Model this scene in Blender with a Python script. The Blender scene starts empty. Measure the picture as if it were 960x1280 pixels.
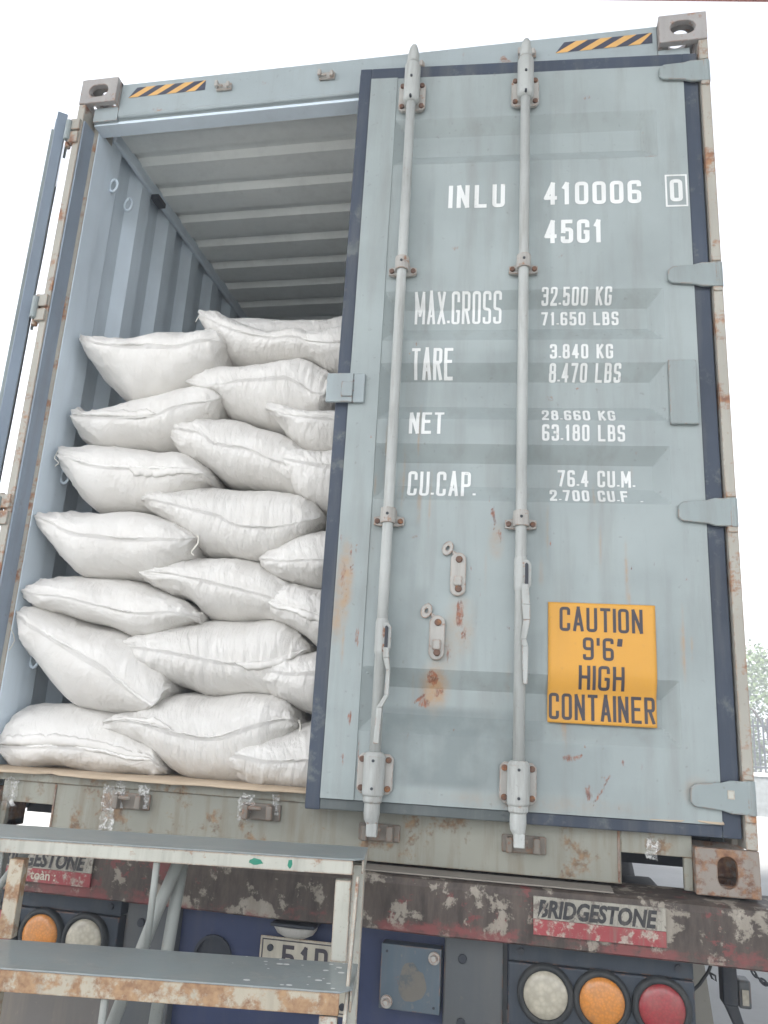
import bpy, bmesh, math, random
from mathutils import Vector, Matrix, noise
R = math.radians
random.seed(11)
scene = bpy.context.scene
COL = scene.collection

# ------------------------------------------------------------------ camera, sky, sun, exposure
cd = bpy.data.cameras.new('camera'); cam = bpy.data.objects.new('camera', cd); COL.objects.link(cam)
cam.location = (1.86725, -2.40973, 0.38534)
cam.rotation_mode = 'XYZ'
cam.rotation_euler = (1.83386870, -0.0547997983, 0.186872173)
cd.sensor_fit = 'VERTICAL'; cd.sensor_height = 24.0
cd.lens = 991.82 / 1280 * 24.0
cd.clip_start = 0.02; cd.clip_end = 20000
scene.camera = cam

GZ = -1.25                              # ground level (the container's underside is z = 0)
SUN_EL, SUN_AZ = 55.0, 205.0           # azimuth from +Y towards +X
w = bpy.data.worlds.new('World'); scene.world = w; w.use_nodes = True
nt = w.node_tree; nt.nodes.clear()
sky = nt.nodes.new('ShaderNodeTexSky'); sky.sky_type = 'NISHITA'; sky.sun_disc = False
sky.sun_elevation = R(SUN_EL); sky.sun_rotation = R(SUN_AZ)
sky.air_density = 1.0; sky.dust_density = 2.5; sky.ozone_density = 1.0
hs = nt.nodes.new('ShaderNodeHueSaturation'); hs.inputs['Saturation'].default_value = 0.22
bg = nt.nodes.new('ShaderNodeBackground'); bg.inputs['Strength'].default_value = 0.15
wo = nt.nodes.new('ShaderNodeOutputWorld')
nt.links.new(sky.outputs[0], hs.inputs['Color']); nt.links.new(hs.outputs[0], bg.inputs['Color'])
nt.links.new(bg.outputs[0], wo.inputs['Surface'])
sd = bpy.data.lights.new('sun', 'SUN'); sd.energy = 3.2; sd.angle = R(10); sd.color = (1.0, 0.96, 0.9)
so = bpy.data.objects.new('sun', sd); COL.objects.link(so)
dv = Vector((math.sin(R(SUN_AZ)) * math.cos(R(SUN_EL)), math.cos(R(SUN_AZ)) * math.cos(R(SUN_EL)), math.sin(R(SUN_EL))))
so.rotation_euler = dv.to_track_quat('Z', 'Y').to_euler()
so.location = (0, 0, 12)
vs = scene.view_settings
vs.view_transform = 'Standard'; vs.look = 'None'; vs.gamma = 1.0; vs.use_curve_mapping = False
vs.exposure = 2.1
scene.cycles.max_bounces = 8; scene.cycles.diffuse_bounces = 5
scene.cycles.use_denoising = True

# ------------------------------------------------------------------ materials
def new_mat(name):
    m = bpy.data.materials.new(name); m.use_nodes = True
    n = m.node_tree.nodes; n.clear()
    o = n.new('ShaderNodeOutputMaterial'); b = n.new('ShaderNodeBsdfPrincipled')
    m.node_tree.links.new(b.outputs[0], o.inputs[0])
    return m, n, m.node_tree.links, b
def rgba(c): return (c[0], c[1], c[2], 1.0)
class NB:
    """small node builder"""
    def __init__(s, name):
        s.m, s.n, s.l, s.b = new_mat(name)
        s.tc = s.n.new('ShaderNodeTexCoord')
    def vec(s, scale=(1, 1, 1), src='Object'):
        mp = s.n.new('ShaderNodeMapping'); mp.inputs['Scale'].default_value = scale
        s.l.new(s.tc.outputs[src], mp.inputs[0]); return mp.outputs[0]
    def noise(s, scale, vec=None, detail=5, rough=.55, dist=0):
        t = s.n.new('ShaderNodeTexNoise'); t.inputs['Scale'].default_value = scale
        t.inputs['Detail'].default_value = detail; t.inputs['Roughness'].default_value = rough
        t.inputs['Distortion'].default_value = dist
        s.l.new(vec if vec is not None else s.vec(), t.inputs['Vector']); return t.outputs[0]
    def ramp(s, f, lo, hi):
        t = s.n.new('ShaderNodeMapRange'); t.inputs[1].default_value = lo; t.inputs[2].default_value = hi
        s.l.new(f, t.inputs[0]); return t.outputs[0]
    def math(s, op, a, b):
        t = s.n.new('ShaderNodeMath'); t.operation = op
        for i, v in enumerate((a, b)):
            if isinstance(v, (int, float)): t.inputs[i].default_value = v
            else: s.l.new(v, t.inputs[i])
        return t.outputs[0]
    def mix(s, f, a, b, mode='MIX'):
        t = s.n.new('ShaderNodeMix'); t.data_type = 'RGBA'; t.blend_type = mode
        if isinstance(f, (int, float)): t.inputs[0].default_value = f
        else: s.l.new(f, t.inputs[0])
        for i, v in ((6, a), (7, b)):
            if isinstance(v, (tuple, list)): t.inputs[i].default_value = rgba(v)
            else: s.l.new(v, t.inputs[i])
        return t.outputs[2]
    def attr(s, name):
        t = s.n.new('ShaderNodeAttribute'); t.attribute_name = name
        sp = s.n.new('ShaderNodeSeparateColor'); s.l.new(t.outputs['Color'], sp.inputs[0]); return sp.outputs
    def set(s, k, v):
        if isinstance(v, (int, float)): s.b.inputs[k].default_value = v
        elif isinstance(v, (tuple, list)): s.b.inputs[k].default_value = rgba(v)
        else: s.l.new(v, s.b.inputs[k])
    def bump(s, h, strength=.3, dist=.002):
        t = s.n.new('ShaderNodeBump'); t.inputs['Strength'].default_value = strength
        t.inputs['Distance'].default_value = dist
        s.l.new(h, t.inputs['Height']); s.l.new(t.outputs[0], s.b.inputs['Normal'])

def paint(name, base, rough=.5, rust=.0, dirt=.25, scale=1.0, wear_shade=False, dirtcol=(.16, .145, .12), rustcol=((.16, .055, .025), (.36, .17, .07)), bump=.15, fade=.12, edge=0.0):
    """weathered paint: cloudy fading, streaked dirt, rust spots, optional painted-in wear attribute"""
    q = NB(name)
    big = q.noise(2.2 * scale, detail=4)
    c = q.mix(q.ramp(big, .3, .7), tuple(x * (1 - fade) for x in base), tuple(min(1, x * (1 + fade)) for x in base))
    st = q.noise(1.0, q.vec((16 * scale, 16 * scale, 1.6 * scale)), detail=6, rough=.65)
    c = q.mix(q.math('MULTIPLY', q.ramp(st, .48, .8), dirt), c, dirtcol)
    sp = q.noise(55 * scale, detail=3)
    c = q.mix(q.math('MULTIPLY', q.ramp(sp, .66, .74), .35 * min(1, dirt * 3)), c, dirtcol)
    rcol = q.mix(q.ramp(q.noise(38 * scale, detail=4), .35, .65), rustcol[0], rustcol[1])
    rn = q.noise(9 * scale, detail=9, rough=.72)
    rf = q.math('MULTIPLY', q.ramp(rn, .70 - rust * .3, .775 - rust * .3), .9)
    if rust <= 0: rf = q.math('MULTIPLY', rf, 0)
    if edge:
        # chipped edges: where the rounded normal departs from the flat one
        bv = q.n.new('ShaderNodeBevel'); bv.samples = 4; bv.inputs['Radius'].default_value = .006
        ge = q.n.new('ShaderNodeNewGeometry'); dt = q.n.new('ShaderNodeVectorMath'); dt.operation = 'DOT_PRODUCT'
        q.l.new(bv.outputs[0], dt.inputs[0]); q.l.new(ge.outputs['Normal'], dt.inputs[1])
        em = q.ramp(dt.outputs['Value'], .985, .86)
        en = q.ramp(q.noise(24 * scale, detail=7, rough=.7), .60 - .22*edge, .66 - .22*edge)
        rf = q.math('MAXIMUM', rf, q.math('MULTIPLY', em, en))
    c = q.mix(rf, c, rcol)
    if wear_shade:
        at = q.attr('wear_shade')
        yb = q.noise(26, detail=8, rough=.7)
        yel = q.math('MULTIPLY', at[1], q.ramp(q.math('ADD', yb, q.math('MULTIPLY', at[1], .25)), .42, .8))
        c = q.mix(q.math('MULTIPLY', yel, .85), c, (.40, .23, .10))
        grn = q.math('MULTIPLY', at[2], q.ramp(q.noise(7, detail=5), .25, .6))  # dark patches, with the locking bars' soft shadow painted into the colour
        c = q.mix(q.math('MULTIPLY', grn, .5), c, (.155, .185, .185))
        rb = q.noise(1.0, q.vec((110, 110, 38)), detail=9, rough=.8)
        red = q.math('MULTIPLY', q.ramp(q.math('ADD', rb, q.math('MULTIPLY', at[0], .42)), .76, .90), .92)
        red = q.math('MULTIPLY', red, q.ramp(at[0], .05, .2))
        c = q.mix(red, c, q.mix(q.ramp(q.noise(50), .4, .6), (.13, .04, .025), (.30, .10, .045)))
    q.set('Base Color', c); q.set('Roughness', q.ramp(q.noise(6 * scale), -.2, 1.6) if False else rough)
    q.set('Specular IOR Level', .35)
    q.bump(q.noise(30 * scale, detail=7, rough=.65), bump, .003)
    return q.m

M = {}
M['cpaint'] = paint('container_paint', (.30, .345, .355), .5, rust=.16, dirt=.26, fade=.12, edge=0.35)
M['door'] = paint('door_paint', (.297, .338, .336), .5, rust=.12, dirt=.38, wear_shade=True, fade=.13)
M['inside'] = paint('interior_paint', (.63, .715, .785), .6, rust=0, dirt=.12, fade=.10)
M['roofin'] = paint('roof_inner_paint', (.765, .79, .765), .6, rust=0, dirt=.14, fade=.06)
M['keeper'] = paint('dull_keeper_steel', (.19, .17, .145), .6, rust=.38, dirt=.5, scale=2, edge=0.6)
M['frame'] = paint('post_paint', (.36, .345, .30), .5, rust=.60, dirt=.3, edge=0.8)
M['recess'] = paint('door_seal_blue', (.26, .31, .375), .6, rust=.32, dirt=.45, rustcol=((.16, .18, .21), (.30, .30, .28)))
M['castingtop'] = paint('casting_paint', (.33, .315, .305), .55, rust=.42, dirt=.3, scale=1.6, edge=0.7)
M['casting'] = paint('casting_steel', (.25, .22, .19), .6, rust=.80, dirt=.5, scale=1.6, rustcol=((.12, .05, .028), (.27, .14, .07)), edge=0.9)
M['sill'] = paint('sill_paint', (.255, .255, .215), .55, rust=.50, dirt=1.0, scale=1.3, rustcol=((.12, .07, .04), (.27, .17, .09)), dirtcol=(.17, .135, .09), edge=0.7)
M['bar'] = paint('galvanised_bar', (.39, .405, .39), .45, rust=.18, dirt=.65, scale=2, edge=0.4)
M['bracket'] = paint('bracket_steel', (.37, .36, .335), .5, rust=.36, dirt=.5, scale=2.5, edge=0.7)
M['bolt'] = paint('rusty_bolt', (.13, .075, .055), .7, rust=.6, dirt=.3, scale=3)
M['rubberf'] = paint('faded_gasket', (.20, .245, .30), .55, rust=0, dirt=.3)
M['rubber'] = paint('door_gasket_rubber', (.042, .055, .08), .55, rust=.46, dirt=.8, scale=.8, dirtcol=(.12, .125, .125), fade=.3, rustcol=((.085, .098, .105), (.15, .165, .165)))
M['hinge'] = paint('hinge_paint', (.255, .295, .295), .5, rust=.14, dirt=.45, fade=.1, edge=.5)
M['rubberg'] = paint('painted_over_gasket', (.09, .105, .105), .6, rust=.4, dirt=.7, dirtcol=(.16, .17, .165), rustcol=((.05, .055, .06), (.17, .19, .185)))
M['dark'] = paint('dark_steel', (.03, .035, .045), .6, rust=0, dirt=.2)
M['white'] = paint('white_lettering', (.70, .715, .70), .5, rust=0, dirt=.32, bump=.05)
M['black'] = paint('black_lettering', (.055, .05, .06), .5, rust=0, dirt=.2, bump=.05, dirtcol=(.1, .09, .08))
M['orange'] = paint('caution_orange', (.62, .315, .05), .5, rust=0, dirt=.16, bump=.04, fade=.08, dirtcol=(.36, .22, .09))
M['hazy'] = paint('hazard_orange', (.62, .36, .12), .5, rust=0, dirt=.2)
M['hazb'] = paint('hazard_black', (.05, .055, .08), .5, rust=0, dirt=.2)
M['navy'] = paint('trailer_blue', (.034, .047, .105), .5, rust=.05, dirt=.3, dirtcol=(.10, .10, .11))
M['lampbox'] = paint('lamp_panel_paint', (.032, .042, .056), .55, rust=.05, dirt=.35, dirtcol=(.11, .11, .10), edge=0.5)
M['greysteel'] = paint('grey_steel_post', (.085, .093, .098), .5, rust=.12, dirt=.3, edge=0.5)
M['bluegrey'] = paint('bluegrey_plate', (.085, .115, .14), .45, rust=.1, dirt=.35, dirtcol=(.24, .21, .17), edge=0.6)
M['stepwhite'] = paint('step_white_paint', (.46, .46, .405), .5, rust=.40, dirt=.55, scale=1.8, edge=1.0)
M['steprust'] = paint('step_rusty_paint', (.42, .38, .30), .6, rust=.80, dirt=.45, scale=1.5, rustcol=((.22, .11, .055), (.39, .24, .125)), edge=1.0)
M['flange'] = paint('grimy_flange', (.21, .19, .165), .55, rust=.3, dirt=.5)
M['tread'] = paint('step_tread_plate', (.235, .27, .275), .28, rust=.46, dirt=.7, scale=1.4, rustcol=((.22, .245, .245), (.31, .315, .30)), dirtcol=(.3, .3, .28), edge=0.8)
M['pipe'] = paint('step_pipe_paint', (.29, .305, .285), .5, rust=.2, dirt=.4, scale=2, edge=0.6)
M['green'] = paint('green_marker', (.02, .20, .13), .5)
M['plate'] = paint('number_plate_paint', (.46, .43, .35), .5, rust=.12, dirt=.5, scale=3, edge=0.6)
M['bezel'] = paint('lamp_rubber', (.025, .028, .03), .6, dirt=.3)
M['tyre'] = paint('tyre_rubber', (.025, .025, .026), .8, dirt=.4)
M['flap'] = paint('mud_flap_rubber', (.14, .13, .12), .7, rust=.15, dirt=.7, dirtcol=(.26, .22, .17))
M['flapl'] = paint('pale_flap', (.24, .23, .20), .7, rust=0, dirt=.3)
M['canopy'] = paint('canopy_red_steel', (.30, .10, .07), .6, rust=.2, dirt=.3)
M['canopyin'] = paint('canopy_sheet', (.30, .31, .32), .6, rust=.05, dirt=.3)
M['fencew'] = paint('fence_white', (.6, .6, .58), .6, dirt=.3)
M['fenceg'] = paint('fence_grey', (.045, .05, .06), .5, dirt=.3)
M['stone'] = paint('stone_wall', (.17, .185, .19), .8, dirt=.6, scale=4, bump=.6, fade=.3)
M['ply'] = paint('plywood_floor', (.22, .15, .09), .7, dirt=.4)
M['rope'] = paint('string_white', (.7, .68, .62), .8, dirt=.2)
M['bark'] = paint('bark', (.09, .065, .045), .9, dirt=.4, scale=3, bump=.8)

def mat_card():
    q = NB('brown_cardboard')
    n1 = q.noise(5, detail=5); st = q.noise(1, q.vec((2, 60, 60)), detail=4)
    c = q.mix(q.ramp(n1, .3, .7), (.40, .31, .215), (.52, .42, .31))
    c = q.mix(q.math('MULTIPLY', q.ramp(st, .5, .8), .4), c, (.22, .15, .09))
    q.set('Base Color', c); q.set('Roughness', .85); q.bump(st, .3, .003); return q.m
M['card'] = mat_card()

def mat_sack():
    q = NB('white_woven_sack')
    uv = 'UV'
    n1 = q.noise(1.0, q.vec((9, 9, 9)), detail=4)
    c = q.mix(q.ramp(n1, .3, .7), (.61, .592, .56), (.68, .665, .635))
    n2 = q.noise(1.0, q.vec((3, 3, 3)), detail=6, rough=.7)
    c = q.mix(q.math('MULTIPLY', q.ramp(n2, .56, .75), .22), c, (.60, .56, .49))
    q.set('Base Color', c); q.set('Roughness', .48); q.set('Specular IOR Level', .4)
    wr = q.noise(1.0, q.vec((42, 5.5, 1), uv), detail=5, rough=.6, dist=.6)      # pleats across the seam
    wr2 = q.noise(1.0, q.vec((9, 6, 1), uv), detail=5, rough=.6, dist=1.2)
    wv = q.noise(1.0, q.vec((900, 900, 1), uv), detail=1)
    at = q.attr('pleat')
    h = q.math('ADD', q.math('MULTIPLY', wr, q.math('ADD', q.math('MULTIPLY', at[0], 1.5), .2)), q.math('MULTIPLY', wr2, .75))
    h = q.math('ADD', h, q.math('MULTIPLY', wv, .006))
    q.bump(h, .55, .016)
    return q.m
M['sack'] = mat_sack()
M['seam'] = paint('sack_seam_tape', (.76, .745, .715), .5, dirt=.1, scale=5, bump=.4)

def mat_film():
    q = NB('clear_plastic_film')
    n1 = q.noise(34, detail=3, dist=2.0)
    q.set('Base Color', (.8, .8, .78)); q.set('Roughness', .18)
    q.set('Alpha', q.math('ADD', .12, q.math('MULTIPLY', q.ramp(n1, .45, .7), .55))); q.bump(n1, .5, .006); return q.m
M['film'] = mat_film()

def mat_peel():
    """bumper beam: grimy dark brown over chalky grey over red, peeling"""
    q = NB('peeling_bumper_paint')
    a = q.noise(1, q.vec((12, 12, 12)), detail=12, rough=.68, dist=.15)
    b = q.noise(1, q.vec((6.2, 6.2, 9)), detail=10, rough=.72)
    d = q.noise(1, q.vec((30, 30, 7)), detail=6, rough=.7)
    c = q.mix(q.ramp(d, .35, .7), (.038, .029, .024), (.10, .078, .064))
    c = q.mix(q.ramp(b, .565, .60), c, q.mix(q.ramp(d, .3, .7), (.17, .052, .048), (.12, .036, .034)))
    c = q.mix(q.math('MULTIPLY', q.ramp(a, .535, .575), .9), c, q.mix(q.ramp(d, .3, .7), (.20, .175, .14), (.33, .30, .25)))
    # the red lower band that survives along the bottom edge
    sx = q.n.new('ShaderNodeSeparateXYZ'); q.l.new(q.tc.outputs['Object'], sx.inputs[0])
    low = q.ramp(q.math('ADD', q.math('ADD', sx.outputs[2], GZ), q.math('MULTIPLY', a, .12)), -.055, -.068)
    c = q.mix(q.math('MULTIPLY', q.math('MULTIPLY', low, q.ramp(q.noise(1, q.vec((6, 6, 9)), detail=8, rough=.7), .46, .56)), .85), c, (.185, .05, .048))
    q.set('Base Color', c); q.set('Roughness', .65); q.bump(a, .5, .004); return q.m
M['peel'] = mat_peel()

def mat_lens(name, col, dens):
    q = NB(name)
    v = q.n.new('ShaderNodeTexVoronoi'); v.inputs['Scale'].default_value = dens
    q.l.new(q.vec(), v.inputs['Vector'])
    f = q.ramp(v.outputs['Distance'], .1, .75); dust = q.ramp(q.noise(22, detail=7, rough=.7), .35, .8)
    c = q.mix(f, tuple(min(1, x * 1.15) for x in col), tuple(x * .84 for x in col)); c = q.mix(q.math('MULTIPLY', dust, .4), c, (.20, .17, .13))
    q.set('Base Color', c); q.set('Roughness', .32); q.set('Coat Weight', .25); q.bump(f, .12, .0015); return q.m
M['lens_w'] = mat_lens('clear_lens', (.42, .39, .31), 75)
M['lens_a'] = mat_lens('amber_lens', (.55, .20, .025), 150)
M['lens_r'] = mat_lens('red_lens', (.27, .02, .028), 150)

def mat_ground():
    q = NB('concrete_yard')
    a = q.noise(.6, detail=8, rough=.6); b = q.noise(14, detail=5)
    c = q.mix(q.ramp(a, .3, .7), (.27, .27, .265), (.36, .36, .35))
    c = q.mix(q.math('MULTIPLY', q.ramp(b, .5, .8), .3), c, (.22, .21, .2))
    q.set('Base Color', c); q.set('Roughness', .85); q.bump(b, .3, .01); return q.m
M['ground'] = mat_ground()
def mat_leaf():
    q = NB('leaf_green')
    oi = q.noise(3.0, detail=3)
    c = q.mix(q.ramp(oi, .35, .65), (.07, .11, .04), (.13, .175, .075))
    q.set('Base Color', c); q.set('Roughness', .5)
    q.set('Transmission Weight', 0.0); return q.m
M['leaf'] = mat_leaf()

# ------------------------------------------------------------------ mesh helpers
class MB:
    def __init__(s): s.v = []; s.f = []; s.mi = []; s.cur = 0; s.uv = None
    def add(s, vs, fs):
        o = len(s.v); s.v += [Vector(x) for x in vs]
        for f in fs: s.f.append([i + o for i in f]); s.mi.append(s.cur)
        return s
    def box(s, a, b):
        x0, y0, z0 = a; x1, y1, z1 = b
        return s.add([(x0,y0,z0),(x1,y0,z0),(x1,y1,z0),(x0,y1,z0),(x0,y0,z1),(x1,y0,z1),(x1,y1,z1),(x0,y1,z1)],
              [(0,3,2,1),(4,5,6,7),(0,1,5,4),(1,2,6,5),(2,3,7,6),(3,0,4,7)])
    def prism(s, poly, axis, lo, hi):
        """poly: 2-D points; axis 'x','y','z' = extrusion axis"""
        n = len(poly)
        def P(p, t):
            return {'x': (t, p[0], p[1]), 'y': (p[0], t, p[1]), 'z': (p[0], p[1], t)}[axis]
        vs = [P(p, lo) for p in poly] + [P(p, hi) for p in poly]
        fs = [list(range(n))[::-1], list(range(n, 2*n))] + [(i, (i+1) % n, n + (i+1) % n, n + i) for i in range(n)]
        if axis == 'y': fs = [list(f)[::-1] for f in fs]
        return s.add(vs, fs)
    def cyl(s, p0, p1, r0, r1=None, n=20, cap=True):
        return s.tube([p0, p1], [r0, r0 if r1 is None else r1], n, cap)
    def tube(s, pts, r, n=10, cap=True, flat=None):
        pts = [Vector(p) for p in pts]; k = len(pts)
        rs = r if isinstance(r, (list, tuple)) else [r] * k
        up = None; rings = []
        for i, p in enumerate(pts):
            t = (pts[min(i+1, k-1)] - pts[max(i-1, 0)]).normalized()
            if up is None:
                up = Vector((0, 0, 1)) if abs(t.z) < .9 else Vector((1, 0, 0))
            a = (up - t * up.dot(t)).normalized(); up = a; b = t.cross(a)
            rings.append([p + (a * math.cos(2*math.pi*j/n) + b * math.sin(2*math.pi*j/n)) * rs[i] for j in range(n)])
        vs = [v for rg in rings for v in rg]; fs = []
        for i in range(k-1):
            for j in range(n):
                fs.append((i*n+j, i*n+(j+1) % n, (i+1)*n+(j+1) % n, (i+1)*n+j))
        if cap: fs += [list(range(n))[::-1], list(range((k-1)*n, k*n))]
        return s.add(vs, fs)
    def lathe(s, prof, origin, axis='y', n=32):
        """prof: (radius, along) pairs"""
        vs = []; fs = []; o = Vector(origin)
        for r, t in prof:
            for j in range(n):
                c, d = math.cos(2*math.pi*j/n)*r, math.sin(2*math.pi*j/n)*r
                vs.append(o + Vector({'y': (c, t, d), 'z': (c, d, t), 'x': (t, c, d)}[axis]))
        for i in range(len(prof)-1):
            for j in range(n):
                fs.append((i*n+j, (i+1)*n+j, (i+1)*n+(j+1) % n, i*n+(j+1) % n))
        return s.add(vs, fs)
    def plate_hole(s, w, h, t, hole, mtx):
        """plate w x h x t in local XY, hole = list of 2-D points around (0,0)-centred origin at plate centre"""
        K = 48; outer = []; inner = []
        ch = Vector((sum(p[0] for p in hole)/len(hole), sum(p[1] for p in hole)/len(hole)))
        angs = sorted([2*math.pi*i/K for i in range(K)] + [math.atan2(sy*h/2-ch.y, sx*w/2-ch.x) % (2*math.pi) for sx in (1,-1) for sy in (1,-1)])
        for a in angs:
            dx, dy = math.cos(a), math.sin(a)
            ts = []
            if abs(dx) > 1e-9: ts.append(((w/2 if dx > 0 else -w/2) - ch.x)/dx)
            if abs(dy) > 1e-9: ts.append(((h/2 if dy > 0 else -h/2) - ch.y)/dy)
            tt = min(x for x in ts if x > 0)
            outer.append((ch.x+dx*tt, ch.y+dy*tt))
            best = None
            for i in range(len(hole)):
                p = Vector(hole[i]) - ch; q = Vector(hole[(i+1) % len(hole)]) - ch
                e = q - p; den = dx*e.y - dy*e.x
                if abs(den) < 1e-12: continue
                u = (p.x*e.y - p.y*e.x)/den; vv = (p.x*dy - p.y*dx)/den
                if u > 0 and -1e-6 <= vv <= 1+1e-6: best = u if best is None else max(best, u)
            inner.append((ch.x+dx*best, ch.y+dy*best))
        n = len(angs); vs = []
        for z in (0, t):
            vs += [mtx @ Vector((p[0], p[1], z)) for p in outer] + [mtx @ Vector((p[0], p[1], z)) for p in inner]
        fs = []
        for i in range(n):
            j = (i+1) % n
            fs += [(i, n+i, n+j, j), (2*n+i, 2*n+j, 3*n+j, 3*n+i), (i, j, 2*n+j, 2*n+i), (n+i, 3*n+i, 3*n+j, n+j)]
        return s.add(vs, fs)
    def build(s, name, mats, parent=None, smooth=False, bevel=0, mirror=False, xf=None, weld=False):
        if not isinstance(mats, (list, tuple)): mats = [mats]
        off = Vector((0, 0, 0))
        if parent is not None and parent.get('_base'): off = Vector(parent['_base'])
        vs = [(xf(v) if xf else v) - off for v in s.v]
        if mirror: vs = [Vector((-v.x, v.y, v.z)) for v in vs]
        fs = [f[::-1] for f in s.f] if mirror else s.f
        me = bpy.data.meshes.new(name); me.from_pydata([tuple(v) for v in vs], [], [tuple(f) for f in fs])
        for m in mats: me.materials.append(m)
        me.polygons.foreach_set('material_index', s.mi)
        if smooth: me.polygons.foreach_set('use_smooth', [True]*len(me.polygons))
        me.update()
        o = bpy.data.objects.new(name, me); COL.objects.link(o)
        if weld:
            bm = bmesh.new(); bm.from_mesh(me); bmesh.ops.remove_doubles(bm, verts=bm.verts, dist=1e-5); bm.to_mesh(me); bm.free()
        if parent is not None: o.parent = parent
        if bevel:
            b = o.modifiers.new('bevel', 'BEVEL'); b.width = bevel; b.segments = 2; b.limit_method = 'ANGLE'; b.angle_limit = R(40)
        return o

def thing(name, label, cat, loc=(0, 0, 0), group=None):
    o = bpy.data.objects.new(name, None); COL.objects.link(o); o.location = loc
    o.empty_display_size = .1
    o['_base'] = tuple(loc); tag(o, label, cat, group); return o
def tag(o, label=None, cat=None, group=None, kind=None):
    if label: o['label'] = label
    if cat: o['category'] = cat
    if group: o['group'] = group
    if kind: o['kind'] = kind
    return o
def stadium(w, h, n=12):
    r = min(w, h)/2; pts = []
    for i in range(n+1):
        a = -math.pi/2 + math.pi*i/n
        pts.append((w/2 - r + r*math.cos(a), r*math.sin(a)) if w >= h else (r*math.cos(a + math.pi/2), h/2 - r + r*math.sin(a + math.pi/2)))
    return pts + [(-x, -y) for x, y in pts]

# ------------------------------------------------------------------ stroke lettering (condensed stencil capitals)
O_ = [[(0,0,1),(0,1,1),(1,1,1),(1,0,1),'c']]
GL = {
 '0': O_, 'O': O_,
 '1': [[(.15,.8),(.62,1),(.62,0)]],
 '2': [[(0,.72),(0,1,1),(1,1,1),(1,.6,1),(0,.05),(0,0),(1,0)]],
 '3': [[(0,.83),(0,1,1),(1,1,1),(1,.53,1),(.35,.53)],[(.35,.52),(1,.52,1),(1,0,1),(0,0,1),(0,.17)]],
 '4': [[(.72,0),(.72,1),(0,.27),(1,.27)]],
 '5': [[(.95,1),(.05,1),(.05,.5),(.1,.6,1),(1,.6,1),(1,0,1),(0,0,1),(0,.17)]],
 '6': [[(1,.85),(1,1,1),(0,1,1),(0,0,1),(1,0,1),(1,.5,1),(.05,.5)]],
 '7': [[(0,1),(1,1),(.38,0)]],
 '8': [[(.05,.53,1),(.05,1,1),(.95,1,1),(.95,.53,1),'c'],[(0,0,1),(0,.53,1),(1,.53,1),(1,0,1),'c']],
 '9': [[(0,.15),(0,0,1),(1,0,1),(1,1,1),(0,1,1),(0,.5,1),(.95,.5)]],
 'A': [[(0,0),(.5,1.04),(1,0)],[(.2,.28),(.8,.28)]],
 'B': [[(0,.53),(.92,.53,1),(.92,1,1),(0,1),(0,0),(1,0,1),(1,.53,1),(.4,.53)]],
 'C': [[(1,.75),(1,1,1),(0,1,1),(0,0,1),(1,0,1),(1,.25)]],
 'E': [[(1,1),(0,1),(0,0),(1,0)],[(0,.53),(.85,.53)]],
 'F': [[(1,1),(0,1),(0,0)],[(0,.53),(.85,.53)]],
 'G': [[(1,.77),(1,1,1),(0,1,1),(0,0,1),(1,0,1),(1,.46),(.55,.46)]],
 'H': [[(0,0),(0,1)],[(1,0),(1,1)],[(0,.52),(1,.52)]],
 'I': [[(.5,0),(.5,1)]],
 'K': [[(0,0),(0,1)],[(1,1),(.05,.45)],[(.3,.6),(1,0)]],
 'L': [[(0,1),(0,0),(1,0)]],
 'M': [[(0,0),(0,1),(.5,.3),(1,1),(1,0)]],
 'N': [[(0,0),(0,1),(1,0),(1,1)]],
 'P': [[(0,0),(0,1),(1,1,1),(1,.48,1),(.05,.48)]],
 'R': [[(0,0),(0,1),(1,1,1),(1,.5,1),(.05,.5)],[(.5,.5),(1,0)]],
 'S': [[(1,.82),(1,1,1),(0,1,1),(0,.53,1),(1,.5,1),(1,0,1),(0,0,1),(0,.18)]],
 'T': [[(0,1),(1,1)],[(.5,1),(.5,0)]],
 'U': [[(0,1),(0,0,1),(1,0,1),(1,1)]],
 'X': [[(0,0),(1,1)],[(0,1),(1,0)]],
 'D': [[(0,0),(0,1),(1,1,1),(1,0,1),(.02,0)]],
 '.': [[(.5,0),(.5,.10)]], ',': [[(.55,.06),(.35,-.14)]],
 "'": [[(.6,1.0),(.4,.74)]], '"': [[(.35,1.0),(.15,.74)],[(.85,1.0),(.65,.74)]],
}
NARROW = {'I': .16, '.': .2, ',': .2, "'": .3, '"': .62, '1': .72, ' ': .55, 'M': 1.25}
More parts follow.
